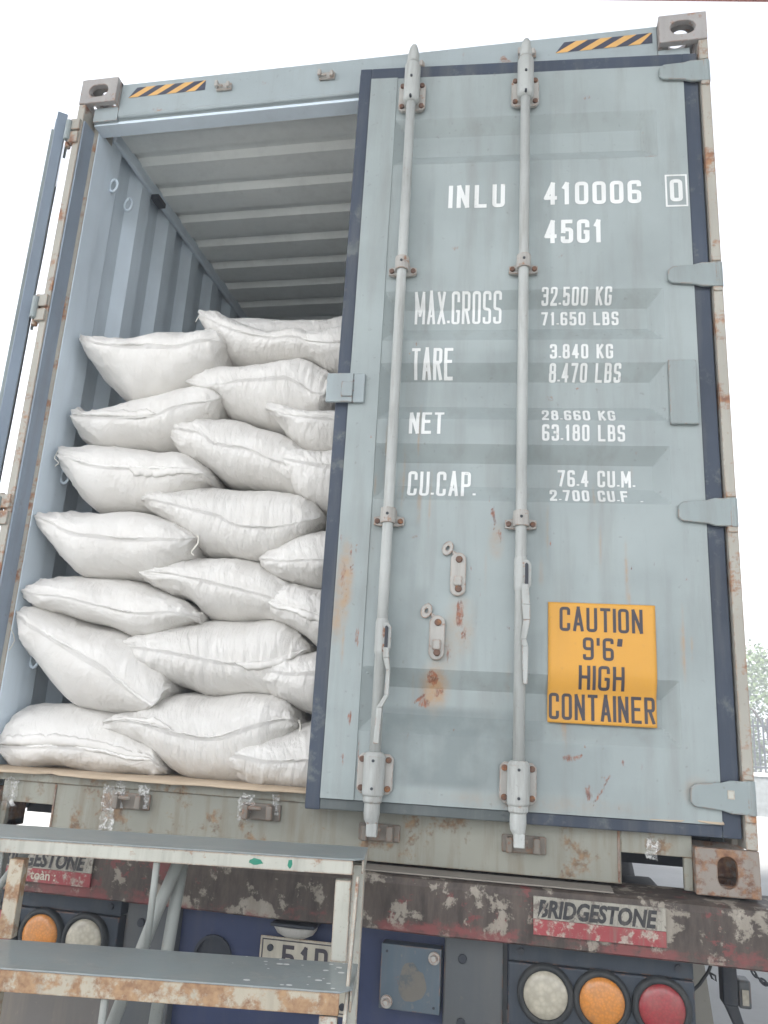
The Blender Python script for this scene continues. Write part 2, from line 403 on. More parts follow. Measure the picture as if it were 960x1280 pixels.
def text_strokes(txt, x0, z0, width, height, tk, gap=.38):
    """strokes of txt fitted to a width x height box: list of (polyline, closed)"""
    ws = [NARROW.get(c, 1.0) for c in txt]
    unit = (width) / (sum(ws) + gap * (len(txt) - 1))
    out = []; x = x0
    for c, wv in zip(txt, ws):
        cw = unit * wv
        for st in GL.get(c, []):
            closed = st[-1] == 'c'; pts = st[:-1] if closed else st
            ax = max(cw - tk, 1e-4) if wv > .25 else 0.0
            P = [(Vector((x + (cw/2 if wv <= .25 else tk/2) + (p[0] - (.5 if wv <= .25 else 0)) * (ax if wv > .25 else cw), z0 + tk/2 + p[1]*(height - tk))), len(p) > 2) for p in pts]
            n = len(P); res = []
            for i, (p, rnd) in enumerate(P):
                if rnd and (closed or 0 < i < n-1):
                    a = P[i-1][0]; b = P[(i+1) % n][0]
                    r = min(.42*(a-p).length, .42*(b-p).length, .36*max(ax, tk))
                    r = max(r, .0005)
                    pa = p + (a-p).normalized()*r; pb = p + (b-p).normalized()*r
                    for k in range(6):
                        t = k/5; res.append(pa*(1-t)**2 + p*2*t*(1-t) + pb*t*t)
                else: res.append(p)
            if closed: out.append((res, True))
            else:
                cur = [res[0]]
                for i in range(1, len(res)):
                    cur.append(res[i])
                    if i < len(res)-1 and (res[i]-res[i-1]).normalized().dot((res[i+1]-res[i]).normalized()) < .2:
                        out.append((cur, False)); cur = [res[i]]
                out.append((cur, False))
        x += cw + unit * gap
    return out
def strokes_mesh(mb, strokes, tk, depth, off, step=.006):
    """ribbons laid on the surface y = depth(x, z) - off"""
    for si, (P, closed) in enumerate(strokes):
        Q = []; n = len(P); m = n if closed else n-1
        for i in range(m):
            a, b = P[i], P[(i+1) % n]; k = max(1, int((b-a).length/step))
            for j in range(k): Q.append(a + (b-a)*(j/k))
        if not closed:
            Q.append(P[-1])
            if len(Q) > 2: Q[0] = Q[0] + (Q[0]-Q[1]).normalized()*tk*.42; Q[-1] = Q[-1] + (Q[-1]-Q[-2]).normalized()*tk*.42
        n = len(Q); vs = []
        for i in range(n):
            if closed: a, b = Q[i-1], Q[(i+1) % n]
            else: a, b = Q[max(i-1, 0)], Q[min(i+1, n-1)]
            d1 = (Q[i]-a); d2 = (b-Q[i])
            if d1.length < 1e-9: d1 = d2
            if d2.length < 1e-9: d2 = d1
            n1 = Vector((-d1.y, d1.x)).normalized(); n2 = Vector((-d2.y, d2.x)).normalized()
            mt = (n1+n2)
            if mt.length < .3: mt = n1
            mt.normalize(); L = tk/2/max(.45, mt.dot(n1))
            for s_ in (-1, 1):
                q = Q[i] + mt*L*s_
                vs.append((q.x, depth(q.x, q.y) - off - .00012*(si % 4), q.y))
        fs = [(2*i, 2*i+2, 2*i+3, 2*i+1) for i in range(n-1)]
        if closed: fs.append((2*n-2, 0, 1, 2*n-1))
        mb.add(vs, fs)

# ------------------------------------------------------------------ ground
bm_ = MB(); N = 24
bm_.add([(-6000, -6000, GZ), (6000, -6000, GZ), (6000, 6000, GZ), (-6000, 6000, GZ)], [(0, 1, 2, 3)])
tag(bm_.build('ground', M['ground']), kind='structure')

# ------------------------------------------------------------------ shipping container
W_, H_, L_ = 2.438, 2.896, 12.19
box_ = thing('shipping_container', 'weathered grey-green steel shipping container, left door open, loaded with white sacks', 'container', (1.219, 0, 0))

def casting(x0, z0, y0, hole_w, hole_h, face_x):
    """hollow corner fitting; x0,y0,z0 = min corner; face_x = +1 if the outer side is +x"""
    w, d, h, t = .162, .178, .118, .024
    mb = MB()
    yo, yi = (y0, y0+t) if y0 < 1 else (y0+d-t, y0+d)
    st = stadium(hole_w, hole_h)
    mf = Matrix(((1,0,0,x0+w/2),(0,0,1,yo),(0,1,0,z0+h/2),(0,0,0,1)))
    mb.plate_hole(w, h, t, st, mf)
    ft = stadium(.062, .1); bz = z0 + h - t if z0 > 1 else z0
    mt_ = Matrix(((1,0,0,x0+w/2),(0,1,0,y0+d/2+.012),(0,0,1,bz),(0,0,0,1)))
    mb.plate_hole(w, d-t-.001, t, ft, mt_)
    xs = x0 + w - t if face_x > 0 else x0
    sm = Matrix(((0,0,1,xs),(1,0,0,y0+d/2+.012),(0,1,0,z0+h/2),(0,0,0,1)))
    mb.plate_hole(d-t-.002, h-.049, t, stadium(.08, .045), sm)
    xi = x0 if face_x > 0 else x0+w-.012
    mb.box((xi, y0+t+.001, z0+.001), (xi+.012, y0+d-.001, z0+h-.001))
    if z0 < 1: mb.box((x0+.001, y0+d-.014, z0+.025), (x0+w-.001, y0+d, z0+h-.001))
    return mb.build('corner_casting', M['castingtop' if z0 > 1 else 'casting'], box_, bevel=.007)
casting(0, H_-.118, -.004, .085, .058, -1)
casting(W_-.162, H_-.118, -.004, .085, .058, 1)
casting(0, 0, -.004, .05, .08, -1)
casting(W_-.162, 0, -.004, .05, .08, 1)
for x0, fx in ((0, -1), (W_-.162, 1)):
    for z0 in (0, H_-.118): casting(x0, z0, L_-.174, .06, .06, fx)

# corner posts (stepped section), rear
for sgn, X in ((1, lambda v: v), (-1, lambda v: W_-v)):
    mb = MB()
    poly = [(0,0),(.03,0),(.034,.078),(.05,.082),(.05,.19),(.03,.19),(.026,.11),(0,.1)]
    poly = [(X(a), b) for a, b in poly]
    if sgn < 0: poly = poly[::-1]
    mb.prism(poly, 'z', .119, H_-.119)
    mb.build('corner_post', M['frame'] if True else None, box_, bevel=.003)
    mb = MB()   # blue seal contact face inside the post
    a, b = sorted((X(.0305), X(.0335)))
    if sgn > 0:
        mb.prism([(X(.0312), .006), (X(.0375), .006), (X(.0375), .079), (X(.0345), .079)], 'z', .18, 2.70)
        mb.build('seal_strip', M['recess'], box_)
    mb = MB()   # inner lining of the post seen inside the opening
    a, b = sorted((X(.0505), X(.0545)))
    mb.box((a, .086, .18), (b, .19, 2.72)); mb.build('post_lining', M['inside'], box_)
    for zc in (2.645, 1.845, 1.05, .25):
        if sgn > 0:
            for za in (-.055, .005):
                mb = MB(); mb.box((-.014, -.012, zc+za), (.026, .03, zc+za+.05)); mb.build('hinge_lug', M['frame'], box_, bevel=.003)
            mb = MB(); mb.cyl((-.026, .012, zc-.065), (-.026, .012, zc+.065), .012, n=14); mb.build('hinge_pin', M['frame'], box_, bevel=.003)
        else:
            for za in (-.062, .046):
                mb = MB(); mb.box((W_-.03, -.006, zc+za), (W_-.002, .02, zc+za+.016)); mb.build('hinge_lug', M['frame'], box_, bevel=.003)
# front posts
for x0 in (0, W_-.1):
    mb = MB(); mb.box((x0, L_-.1, .119), (x0+.1, L_, H_-.119)); mb.build('corner_post', M['cpaint'], box_)

# header
mb = MB()
mb.prism([(.03, 2.735), (.03, 2.886), (.10, 2.886), (.10, 2.80), (.118, 2.795), (.118, 2.712), (.055, 2.712), (.04, 2.722)], 'x', .163, W_-.163)
mb.build('header_rail', M['cpaint'], box_, bevel=.003)
mb = MB(); mb.box((.055, .045, 2.704), (W_-.055, .112, 2.716)); mb.build('header_lip', M['inside'], box_)
mb = MB(); mb.tube([(.17, .034, 2.728), (1.0, .034, 2.728), (W_-.17, .034, 2.728)], .008, n=8); mb.build('rain_gutter', M['cpaint'], box_, smooth=True)
for x0, x1 in ((.055, .162), (W_-.162, W_-.055)):
    mb = MB(); mb.box((x0, .03, 2.712), (x1, .11, 2.777)); mb.build('header_end', M['cpaint'], box_)

def hazard(x0, x1, z0, z1, n):
    w = (x1-x0)/(2*n); sh = .075
    mo, mk = MB(), MB()
    for i in range(-1, 2*n+1):
        a = x0 + i*w; P = [(a, z0), (a+w, z0), (a+w+sh, z1), (a+sh, z1)]
        Q = []
        for (px, pz) in P: Q.append((min(max(px, x0), x1), pz))
        if max(q[0] for q in Q) - min(q[0] for q in Q) < .004: continue
        if Q[0][0] == x0 and P[0][0] < x0:      # clip slanted ends properly
            Q = [(x0, z0), (max(P[1][0], x0), z0), (max(P[2][0], x0), z1), (max(P[3][0], x0), z1)]
        (mo if i % 2 == 0 else mk).add([(q[0], .0285, q[1]) for q in Q], [(0, 1, 2, 3)])
    o = mo.build('hazard_stripe', M['hazy'], box_); k = mk.build('hazard_stripe', M['hazb'], box_)
hazard(.20, .535, 2.815, 2.862, 4)
hazard(1.915, 2.258, 2.812, 2.858, 4)
# cam keepers on header and sill
def keeper(x, z, up):
    mb = MB(); s = -1 if up else 1
    if up:
        mb.box((x-.034, .018, z-.018), (x+.030, .029, z+.014)); mb.box((x-.036, .0, z-.012), (x-.022, .0178, z+.016)); mb.box((x+.012, .004, z-.016), (x+.026, .0178, z+.010)); mb.box((x-.0215, .002, z-.014), (x+.0, .012, z-.006))
        return mb.build('cam_keeper', M['bracket'], box_, bevel=.004)
    mb.box((x-.062, .018, z-.024), (x+.062, .029, z+.024))
    mb.box((x-.048, -.016, z-.022), (x-.030, .018, z+.02)); mb.box((x+.026, -.016, z-.02), (x+.046, .018, z+.022))
    mb.box((x-.03, -.016, z+s*.012-.006), (x+.012, -.006, z+s*.012+.006))
    mb.build('cam_keeper', M['keeper'], box_, bevel=.005)
for x in (.622, 1.048, 1.40, 1.815): keeper(x, 2.815, True)
for x in (.622, 1.045, 1.41, 1.825): keeper(x, .115 if x < 1.2 else .085, False)

# sill with the two openings beside the castings
def sill_piece(a, b, mat='sill', y=.03): 
    mb = MB(); mb.box((a[0], y, a[1]), (b[0], .155, b[1])); return mb
mb = MB()
mb.box((.163, .03, .085), (.349, .05, .150)); mb.box((2.089, .03, .085), (2.275, .05, .150))
mb.box((.349, .03, .004), (2.089, .05, .150)); mb.box((.163, .03, .002), (.186, .05, .085)); mb.box((2.252, .03, .002), (2.275, .05, .085))
mb.build('door_sill', M['sill'], box_, bevel=.002)
mb = MB(); mb.box((.05, .022, .151), (W_-.05, .19, .176)); mb.box((.05, .05, .05), (W_-.05, .058, .151) if False else (.051, .051, .051))
mb.build('sill_top', M['sill'], box_, bevel=.005)
for a, b in ((.349, .356), (2.079, 2.086)):
    mb = MB(); mb.box((a, .026, .008), (b, .0295, .146)); mb.build('weld_seam', M['casting'], box_, bevel=.002)
mb = MB(); mb.box((.36, .10, .004), (2.08, .106, .150)); mb.build('sill_back', M['dark'], box_)

# floor, cross members, side rails
mb = MB(); mb.box((.06, .192, .15), (W_-.06, L_-.1, .178)); mb.build('floor', M['ply'], box_)
mb = MB()
for i in range(40): mb.box((.05, .35+i*.295, .0175), (W_-.05, .40+i*.295, .149))
mb.build('cross_members', M['dark'], box_)
for x0 in (0.005, W_-.055):
    mb = MB(); mb.box((x0, .179, .03), (x0+.05, L_-.18, .16)); mb.build('side_rail', M['cpaint'], box_)
    mb = MB(); mb.box((x0, .179, 2.80), (x0+.05, L_-.18, 2.886)); mb.build('side_rail', M['cpaint'], box_)

def corrugate(name, x_in, x_out, y0, y1, z0, z1, pitch, mat):
    mb = MB(); pts = []; y = y0
    while y < y1:
        for f, xx in ((0, x_in), (.30, x_in), (.50, x_out), (.80, x_out)): pts.append((xx, min(y+f*pitch, y1)))
        y += pitch
    pts.append((x_in, y1)); n = len(pts)
    vs = [(p[0], p[1], z) for p in pts for z in (z0, z1)]
    mb.add(vs, [(2*i, 2*i+2, 2*i+3, 2*i+1) for i in range(n-1)])
    o = mb.build(name, mat, box_); s = o.modifiers.new('thick', 'SOLIDIFY'); s.thickness = .002; return o
corrugate('side_wall', .048, .012, .19, L_-.1, .16, 2.80, .278, M['inside'])
corrugate('side_wall', W_-.048, W_-.012, .19, L_-.1, .16, 2.80, .278, M['inside'])
# roof: transverse ribs
mb = MB(); pts = []; y = .119; zlo, zhi = 2.800, 2.826
pts = [(.119, zlo+.004)]; y = .20
while y < L_-.2:
    for f, zz in ((0, zlo), (.125, zlo), (.150, zhi), (.187, zhi)): pts.append((y+f, zz))
    y += .212
pts.append((L_-.02, zlo)); n = len(pts)
mb.add([(x, p[0], p[1]) for p in pts for x in (.03, W_-.03)], [(2*i, 2*i+1, 2*i+3, 2*i+2) for i in range(n-1)])
o = mb.build('roof', M['roofin'], box_); s = o.modifiers.new('thick', 'SOLIDIFY'); s.thickness = .002; s.offset = 1
mb = MB(); mb.box((.09, L_-.05, .16), (W_-.09, L_-.03, 2.80)); mb.build('end_wall', M['inside'], box_)
mb = MB(); mb.box((.1, L_-.09, .0), (W_-.1, L_, .15)); mb.box((.1, L_-.09, 2.8), (W_-.1, L_, 2.88)); mb.build('end_rail', M['cpaint'], box_)
for x0 in (.046, W_-.066):
    mb = MB(); mb.box((x0, .192, 2.752), (x0+.02, L_-.1, 2.812)); mb.build('roof_rail', M['inside'], box_, bevel=.006)
# lashing rings inside the left upper corner and small dark vent
for i, (y, z) in enumerate(((.23, 2.56), (.36, 2.56), (.23, 1.25), (.23, .55))):
    mb = MB(); mb.tube([(.062+.018*math.sin(a), y, z+.03*math.cos(a)) for a in [2*math.pi*k/14 for k in range(15)]], .006, n=8)
    mb.build('lashing_ring', M['inside'], box_, smooth=True)
mb = MB(); mb.box((.066, .52, 2.71), (.105, .60, 2.735)); mb.build('air_vent', M['dark'], box_, bevel=.004)

# ------------------------------------------------------------------ doors
HX, HY = 2.40, .01
REC = [(2.498, 2.306), (1.803, 1.62), (1.54, 1.342), (1.259, 1.072), (.554, .367)]
def depth(X, z):
    """outer surface of the right door leaf, X in closed-door coordinates; positive = into the container"""
    d = 0.0
    if X < 1.345: d = -.004
    for hi, lo in REC:
        if lo < z < hi and 1.345 < X < 2.256:
            f = min(1.0, (hi-z)/.055, (z-lo)/.055, (X-1.345)/.047, (2.256-X)/.047)
            d = .033*(.9*f + .1*f*f*(3-2*f))
    return d + .0021*noise.noise((X*4, z*3.2, 3.1)) + .0006*noise.noise((X*13, z*11, 7.7))
# door wear and painted shade: (channel, X, z, rx, rz, strength); 0 = rust, 1 = yellow stain, 2 = dark patches, and shadow bands painted right of the bars
WEAR_SHADE = [(0,1.63,.72,.02,.075,1.0),(0,1.645,.66,.012,.05,.8),(1,1.63,.68,.06,.12,.55),(1,1.56,.50,.055,.10,1.0),(0,1.555,.53,.03,.035,1.0),
 (0,1.575,.49,.022,.028,1.0),(0,1.535,.455,.03,.025,.9),(0,1.728,1.02,.008,.055,1.0),(0,1.745,.965,.008,.04,1.0),(1,1.735,.95,.03,.08,.5),
 (1,1.275,.80,.035,.17,.9),(1,1.26,.70,.03,.10,.8),(0,1.27,.82,.014,.10,.75),(0,1.29,.90,.010,.05,.8),(0,1.325,.635,.008,.05,1.0),(0,1.325,.835,.006,.03,.8),
 (0,1.318,.40,.008,.04,1.0),(0,1.305,.285,.008,.04,.9),(0,1.95,.325,.035,.016,1.0),(0,2.00,.235,.018,.045,.9),(0,2.04,.28,.012,.012,.8),(0,1.49,.36,.010,.03,.7),
 (0,2.23,2.31,.05,.008,.8),(0,1.93,2.61,.02,.02,.6),(0,2.02,2.56,.035,.02,.65),(0,1.30,2.0,.03,.2,.35),(0,1.276,1.44,.006,.03,1.0),(0,2.12,.60,.01,.01,.7),
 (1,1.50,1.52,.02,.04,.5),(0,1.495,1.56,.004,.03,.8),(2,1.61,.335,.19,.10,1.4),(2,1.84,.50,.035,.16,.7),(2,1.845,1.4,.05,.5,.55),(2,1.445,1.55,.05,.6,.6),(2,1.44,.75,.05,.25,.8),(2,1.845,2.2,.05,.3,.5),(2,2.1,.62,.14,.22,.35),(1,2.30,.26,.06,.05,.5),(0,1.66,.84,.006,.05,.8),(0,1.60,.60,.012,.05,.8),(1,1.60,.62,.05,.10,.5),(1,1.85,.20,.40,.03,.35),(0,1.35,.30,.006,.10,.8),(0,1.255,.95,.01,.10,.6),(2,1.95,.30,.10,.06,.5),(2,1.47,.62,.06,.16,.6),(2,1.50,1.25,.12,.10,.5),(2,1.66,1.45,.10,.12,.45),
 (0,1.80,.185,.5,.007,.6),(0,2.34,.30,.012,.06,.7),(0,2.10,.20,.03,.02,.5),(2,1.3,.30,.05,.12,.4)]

_r = random.Random(21)
for _ in range(70):
    _x, _z = _r.uniform(1.26, 2.33), .2 + 1.5*_r.random()**1.6
    WEAR_SHADE.append((0, _x, _z, _r.uniform(.003, .010), _r.uniform(.004, .018), _r.uniform(.7, 1.0)))

for _ in range(26):
    _x, _z = _r.uniform(1.27, 2.30), _r.uniform(.25, 1.3)
    WEAR_SHADE.append((1, _x, _z, _r.uniform(.003, .008), _r.uniform(.04, .14), _r.uniform(.5, .9)))
for _x, _z, _a, _l in ((2.03,.235,.6,.05),(1.72,1.03,-.18,.12),(1.30,.86,.1,.12),(1.97,.33,1.2,.03),(2.05,.27,.5,.03),(1.63,.70,-.15,.10),(1.285,.78,.1,.14),(1.52,.47,.9,.04)):
    for _k in range(9):
        _t = _l*(_k/8-.5); WEAR_SHADE.append((0, _x+_t*math.sin(_a), _z+_t*math.cos(_a), .005, .010, 1.0))

def build_door(right):
    mir = not right
    def dx(v): return Vector((v.x-HX, v.y, v.z))
    # leaf: a fine height field in front, rim and back behind it
    mb = MB()
    x0, x1, z0, z1 = 1.247, 2.352, .176, 2.682
    xs = sorted(set([x0 + (x1-x0)*i/150 for i in range(151)] + [1.3445, 1.3455, 1.392, 2.209, 2.256]))
    zs = [z0 + (z1-z0)*i/360 for i in range(361)]
    for hi, lo in REC: zs += [hi, lo, hi-.055, lo+.055]
    zs = sorted(set(zs)); nx, nz = len(xs), len(zs)
    mb.add([(x, depth(x, z), z) for z in zs for x in xs],
           [(j*nx+i, j*nx+i+1, (j+1)*nx+i+1, (j+1)*nx+i) for j in range(nz-1) for i in range(nx-1)])
    ng = nx*nz
    mb.box((x0, .042, z0), (x1, .057, z1))
    mb.box((x0, .003, z0), (x0+.004, .0415, z1)); mb.box((x1-.004, .003, z0), (x1, .0415, z1))
    mb.box((x0+.0045, .003, z0), (x1-.0045, .0415, z0+.004)); mb.box((x0+.0045, .003, z1-.004), (x1-.0045, .0415, z1))
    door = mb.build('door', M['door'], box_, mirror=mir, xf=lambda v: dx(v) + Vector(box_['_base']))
    at = door.data.color_attributes.new('wear_shade', 'FLOAT_COLOR', 'POINT')
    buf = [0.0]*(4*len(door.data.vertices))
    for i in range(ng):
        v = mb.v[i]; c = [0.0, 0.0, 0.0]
        for ch, wx, wz, rx, rz, s in WEAR_SHADE:
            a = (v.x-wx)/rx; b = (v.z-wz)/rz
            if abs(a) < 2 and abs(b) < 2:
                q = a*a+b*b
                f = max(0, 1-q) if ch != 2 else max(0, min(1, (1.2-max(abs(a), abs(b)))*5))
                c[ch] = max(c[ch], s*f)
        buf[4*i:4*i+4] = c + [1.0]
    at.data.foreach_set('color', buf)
    if not right: door['label'] = 'open left door folded back along the container side'
    else: door['label'] = 'closed right door leaf, slightly ajar, with white lettering'
    def part(name, mb, mat, smooth=False, bevel=0):
        return mb.build(name, mat, door, smooth=smooth, bevel=bevel, mirror=mir, xf=dx)
    # gasket frame
    mb = MB()
    gx0, gx1, gz0, gz1 = (1.203, 2.403, .143, 2.737) if right else (1.232, 2.403, .143, 2.737)
    mb.box((gx0, .006, gz0), (x0-.001, .05, gz1)); mb.box((x1+.001, .006, gz0), (gx1, .045, gz1))
    mb.box((x0-.001, .006, z1+.001), (x1+.001, .048, gz1)); mb.box((1.83, .006, gz0), (x1+.001, .048, z0-.001))
    mb.box((gx0-.006, .03, gz0), (gx0, .058, gz1))
    part('door_gasket', mb, M['rubber' if right else 'rubberf'], bevel=.003)
    mb = MB(); mb.box((x0-.001, .007, gz0+.002), (1.829, .048, z0-.001)); part('door_gasket', mb, M['rubberg'], bevel=.003)
    # hinge blades
    for zc in (2.645, 1.845, 1.05, .25):
        mb = MB()
        P = [(2.436, zc-.043), (2.436, zc+.043), (2.375, zc+.043), (2.352, zc+.036), (2.285, zc+.030), (2.270, zc+.018), (2.268, zc-.018), (2.280, zc-.030), (2.352, zc-.036), (2.375, zc-.043)]
        mb.prism(P, 'y', -.014, -.003)
        mb.cyl((2.428, -.004, zc-.045), (2.428, -.004, zc+.045), .013, n=14)
        part('door_hinge', mb, M['hinge'], bevel=.003)
        if zc == .25 and right:
            mb = MB(); mb.box((2.365, -.0155, .245), (2.383, -.0148, .268)); part('sticker', mb, M['stepwhite'])
    # locking bars
    for bi, bx in enumerate((1.404, 1.806) if right else ()):
        r = .0165; by = -.045
        hz = (.635, .835)[bi]
        mb = MB(); mb.tube([(bx, by, .20), (bx, by, 1.0), (bx, by, 1.8), (bx, by, 2.60)], r, n=20)
        part('locking_bar', mb, M['bar'], smooth=True)
        mb = MB(); mb.tube([(bx, by, 2.53), (bx, by, 2.545), (bx, by, 2.685), (bx, by, 2.70)], [.021, .0285, .0285, .022], n=20)
        mb.tube([(bx, by, 2.69), (bx, by, 2.735), (bx+.001, by-.002, 2.765), (bx+.002, by-.004, 2.777)], [.022, .021, .015, .009], n=16)
        part('bar_cam', mb, M['bar'], smooth=True)
        mb = MB(); mb.tube([(bx, by, .312), (bx, by, .300), (bx, by, .198), (bx, by, .190)], [.024, .031, .031, .024], n=20)
        mb.tube([(bx, by, .198), (bx, by, .178), (bx, by, .176), (bx, by, .15), (bx, by, .135), (bx+.004, by, .12)], [.027, .027, .022, .023, .021, .016], n=18)
        mb.box((bx-.012, by-.016, .088), (bx+.018, by+.016, .124))
        part('bar_cam', mb, M['bar'], smooth=False, bevel=.003)
        for (zc, hh, hw) in ((2.578, .06, .048), (.252, .055, .051)):
            mb = MB()
            dd = min(depth(bx, zc), 0)
            P = [(bx-hw+.012, zc-hh), (bx+hw-.012, zc-hh), (bx+hw, zc-hh+.012), (bx+hw, zc+hh-.012), (bx+hw-.012, zc+hh), (bx-hw+.012, zc+hh), (bx-hw, zc+hh-.012), (bx-hw, zc-hh+.012)]
            mb.prism(P, 'y', -.022, -.008); part('bar_bracket', mb, M['bracket'], bevel=.003)
            for sx in (-1, 1):
                for sz in (-1, 1):
                    mb = MB(); mb.cyl((bx+sx*(hw-.013), -.030, zc+sz*(hh-.016)), (bx+sx*(hw-.013), -.02, zc+sz*(hh-.016)), .0088, n=12); part('bolt', mb, M['bolt'], bevel=.002)
            for sz in (-1, 1):
                mb = MB(); mb.cyl((bx, by-.0335, zc+sz*(hh-.018)), (bx, by-.02, zc+sz*(hh-.018)), .0042, n=10); part('rivet', mb, M['dark'])
        for zc in (1.868, .996):
            mb = MB()
            P = [(bx-.047, zc-.012), (bx-.047, zc+.012), (bx-.024, zc+.016), (bx-.022, zc+.036), (bx+.022, zc+.036), (bx+.024, zc+.016), (bx+.047, zc+.012), (bx+.047, zc-.012), (bx+.03, zc-.016), (bx-.03, zc-.016)]
            mb.prism(P[::-1], 'y', -.020, -.006)
            mb.tube([(bx, by, zc-.014), (bx, by, zc+.034)], .0235, n=18)
            part('bar_guide', mb, M['bracket'], bevel=.002)
            for sx in (-1, 1):
                mb = MB(); mb.cyl((bx+sx*.036, -.027, zc-.001), (bx+sx*.036, -.018, zc-.001), .0085, n=12); part('bolt', mb, M['bolt'], bevel=.002)
            mb = MB(); mb.cyl((bx, by-.0255, zc+.012), (bx, by-.02, zc+.012), .0045, n=10); part('rivet', mb, M['dark'])
        # handle hub with a dark slot, and the bent flat handle hanging from it
        mb = MB()
        mb.tube([(bx, by, hz-.05), (bx, by, hz-.04), (bx, by, hz+.045), (bx, by, hz+.055)], [.0172, .0195, .0195, .0172], n=18)
        mb.prism([(bx+.005, hz-.042), (bx+.026, hz-.040), (bx+.03, hz-.03), (bx+.03, hz+.03), (bx+.022, hz+.042), (bx+.005, hz+.044)][::-1], 'y', by-.017, by-.005)
        part('handle_hub', mb, M['bar'], bevel=.002)
        mb = MB(); mb.prism([(bx+.012, hz-.034), (bx+.0215, hz-.034), (bx+.0215, hz+.028), (bx+.017, hz+.034), (bx+.012, hz+.03)][::-1], 'y', by-.022, by-.016); part('hub_slot', mb, M['dark'])
        mb = MB()
        if bi == 0:
            path = [(bx+.018, by-.022, hz-.03), (bx+.020, by-.024, hz-.06), (bx+.028, by-.025, hz-.095), (bx+.027, by-.024, hz-.165), (bx+.008, by-.023, hz-.20), (bx+.004, by-.022, hz-.30)]
            wd = [.008, .009, .006, .006, .008, .008]
        else:
            path = [(bx+.012, by-.021, hz-.03), (bx+.015, by-.022, hz-.09), (bx+.018, by-.023, hz-.135), (bx+.009, by-.023, hz-.19), (bx+.014, by-.022, hz-.21), (bx+.015, by-.022, hz-.315)]
            wd = [.010, .012, .010, .008, .009, .006]
        for (p, q, wa, wb) in zip(path[:-1], path[1:], wd[:-1], wd[1:]):
            mb.add([(p[0]-wa, p[1]-.004, p[2]), (p[0]+wa, p[1]-.004, p[2]), (p[0]+wa, p[1]+.006, p[2]), (p[0]-wa, p[1]+.006, p[2]),
                    (q[0]-wb, q[1]-.004, q[2]), (q[0]+wb, q[1]-.004, q[2]), (q[0]+wb, q[1]+.006, q[2]), (q[0]-wb, q[1]+.006, q[2])],
                   [(0,1,2,3),(7,6,5,4),(0,4,5,1),(1,5,6,2),(2,6,7,3),(3,7,4,0)])
        part('bar_handle', mb, M['bar'], bevel=.002)
    if not right: return door
    # handle retainers with seal tabs
    for (xc, z1_, z0_) in ((1.622, .905, .771), (1.565, .712, .579)):
        hgt = z1_-z0_; mid = (z1_+z0_)/2
        dd = 0
        mb = MB(); mb.prism([(xc+p[0], mid+p[1]) for p in stadium(.047, hgt)][::-1], 'y', -.014, -.001); 
        mb.box((xc-.012, -.024, mid-.036), (xc+.012, -.013, mid-.006))
        part('handle_retainer', mb, M['bracket'], bevel=.004)
        for zz in (z1_-.022, z0_+.022):
            mb = MB(); mb.cyl((xc+.002, -.021, zz), (xc+.002, -.012, zz), .0105, n=14); part('bolt', mb, M['bolt'], bevel=.003)
        mb = MB(); mb.lathe([(.006, -.008), (.006, -.013), (.017, -.013), (.018, -.010), (.017, -.006)], (0, 0, 0), n=22)
        for v in mb.v: v.x, v.z = v.x*.95 + v.z*.25 + xc-.034, v.z*1.25 + z1_+.012
        mb.prism([(xc-.024, z1_+.01), (xc-.018, z1_-.006), (xc-.005, z1_-.014), (xc-.008, z1_+.0)], 'y', -.0115, -.008)
        part('seal_tab', mb, M['bracket'])
    # hasp on the free edge, box plate on the right stile
    mb = MB(); mb.box((1.174, -.022, 1.392), (1.262, -.010, 1.494)); mb.box((1.262, -.018, 1.392), (1.300, -.0045, 1.494)); mb.box((1.225, -.028, 1.41), (1.262, -.0222, 1.462))
    part('door_hasp', mb, M['cpaint'], bevel=.004)
    mb = MB(); mb.box((2.257, -.016, 1.327), (2.343, -.001, 1.543)); part('cover_plate', mb, M['hinge'], bevel=.004)
    # lettering
    def line(txt, xa, xb, za, zb, tk, off=.0016, mat='white', name='lettering', gap=.38):
        mb = MB(); strokes_mesh(mb, text_strokes(txt, xa, za, xb-xa, zb-za, tk, gap), tk, depth, off)
        part(name, mb, M[mat])
    line('INLU', 1.552, 1.742, 2.122, 2.215, .0145, gap=.42); line('410006', 1.874, 2.196, 2.124, 2.214, .0145, gap=.3)
    line('0', 2.289, 2.330, 2.126, 2.212, .0135); line('45G1', 1.876, 2.066, 1.975, 2.065, .0145, gap=.3)
    mb = MB(); strokes_mesh(mb, [([Vector((2.277, 2.109)), Vector((2.277, 2.228)), Vector((2.343, 2.228)), Vector((2.343, 2.109))], True)], .006, depth, .0016); part('lettering', mb, M['white'])
    line('MAX.GROSS', 1.448, 1.738, 1.696, 1.801, .0088, gap=.26); line('TARE', 1.447, 1.584, 1.490, 1.592, .0105, gap=.22)
    line('NET', 1.450, 1.562, 1.291, 1.372, .0105, gap=.24); line('CU.CAP.', 1.452, 1.666, 1.088, 1.176, .0098, gap=.28)
    line('32.500 KG', 1.868, 2.094, 1.757, 1.811, .0078, gap=.3); line('71.650 LBS', 1.868, 2.117, 1.688, 1.737, .0078, gap=.3)
    line('3.840 KG', 1.894, 2.092, 1.553, 1.604, .0078, gap=.3); line('8.470 LBS', 1.893, 2.118, 1.484, 1.538, .0078, gap=.3)
    line('28.660 KG', 1.870, 2.096, 1.341, 1.385, .0078, gap=.3); line('63.180 LBS', 1.870, 2.123, 1.272, 1.327, .0078, gap=.3)
    line('76.4 CU.M.', 1.920, 2.154, 1.133, 1.187, .0078, gap=.3); line('2.700 CU.F', 1.895, 2.130, 1.078, 1.121, .0078, gap=.3); line('.', 2.164, 2.172, 1.076, 1.116, .008)
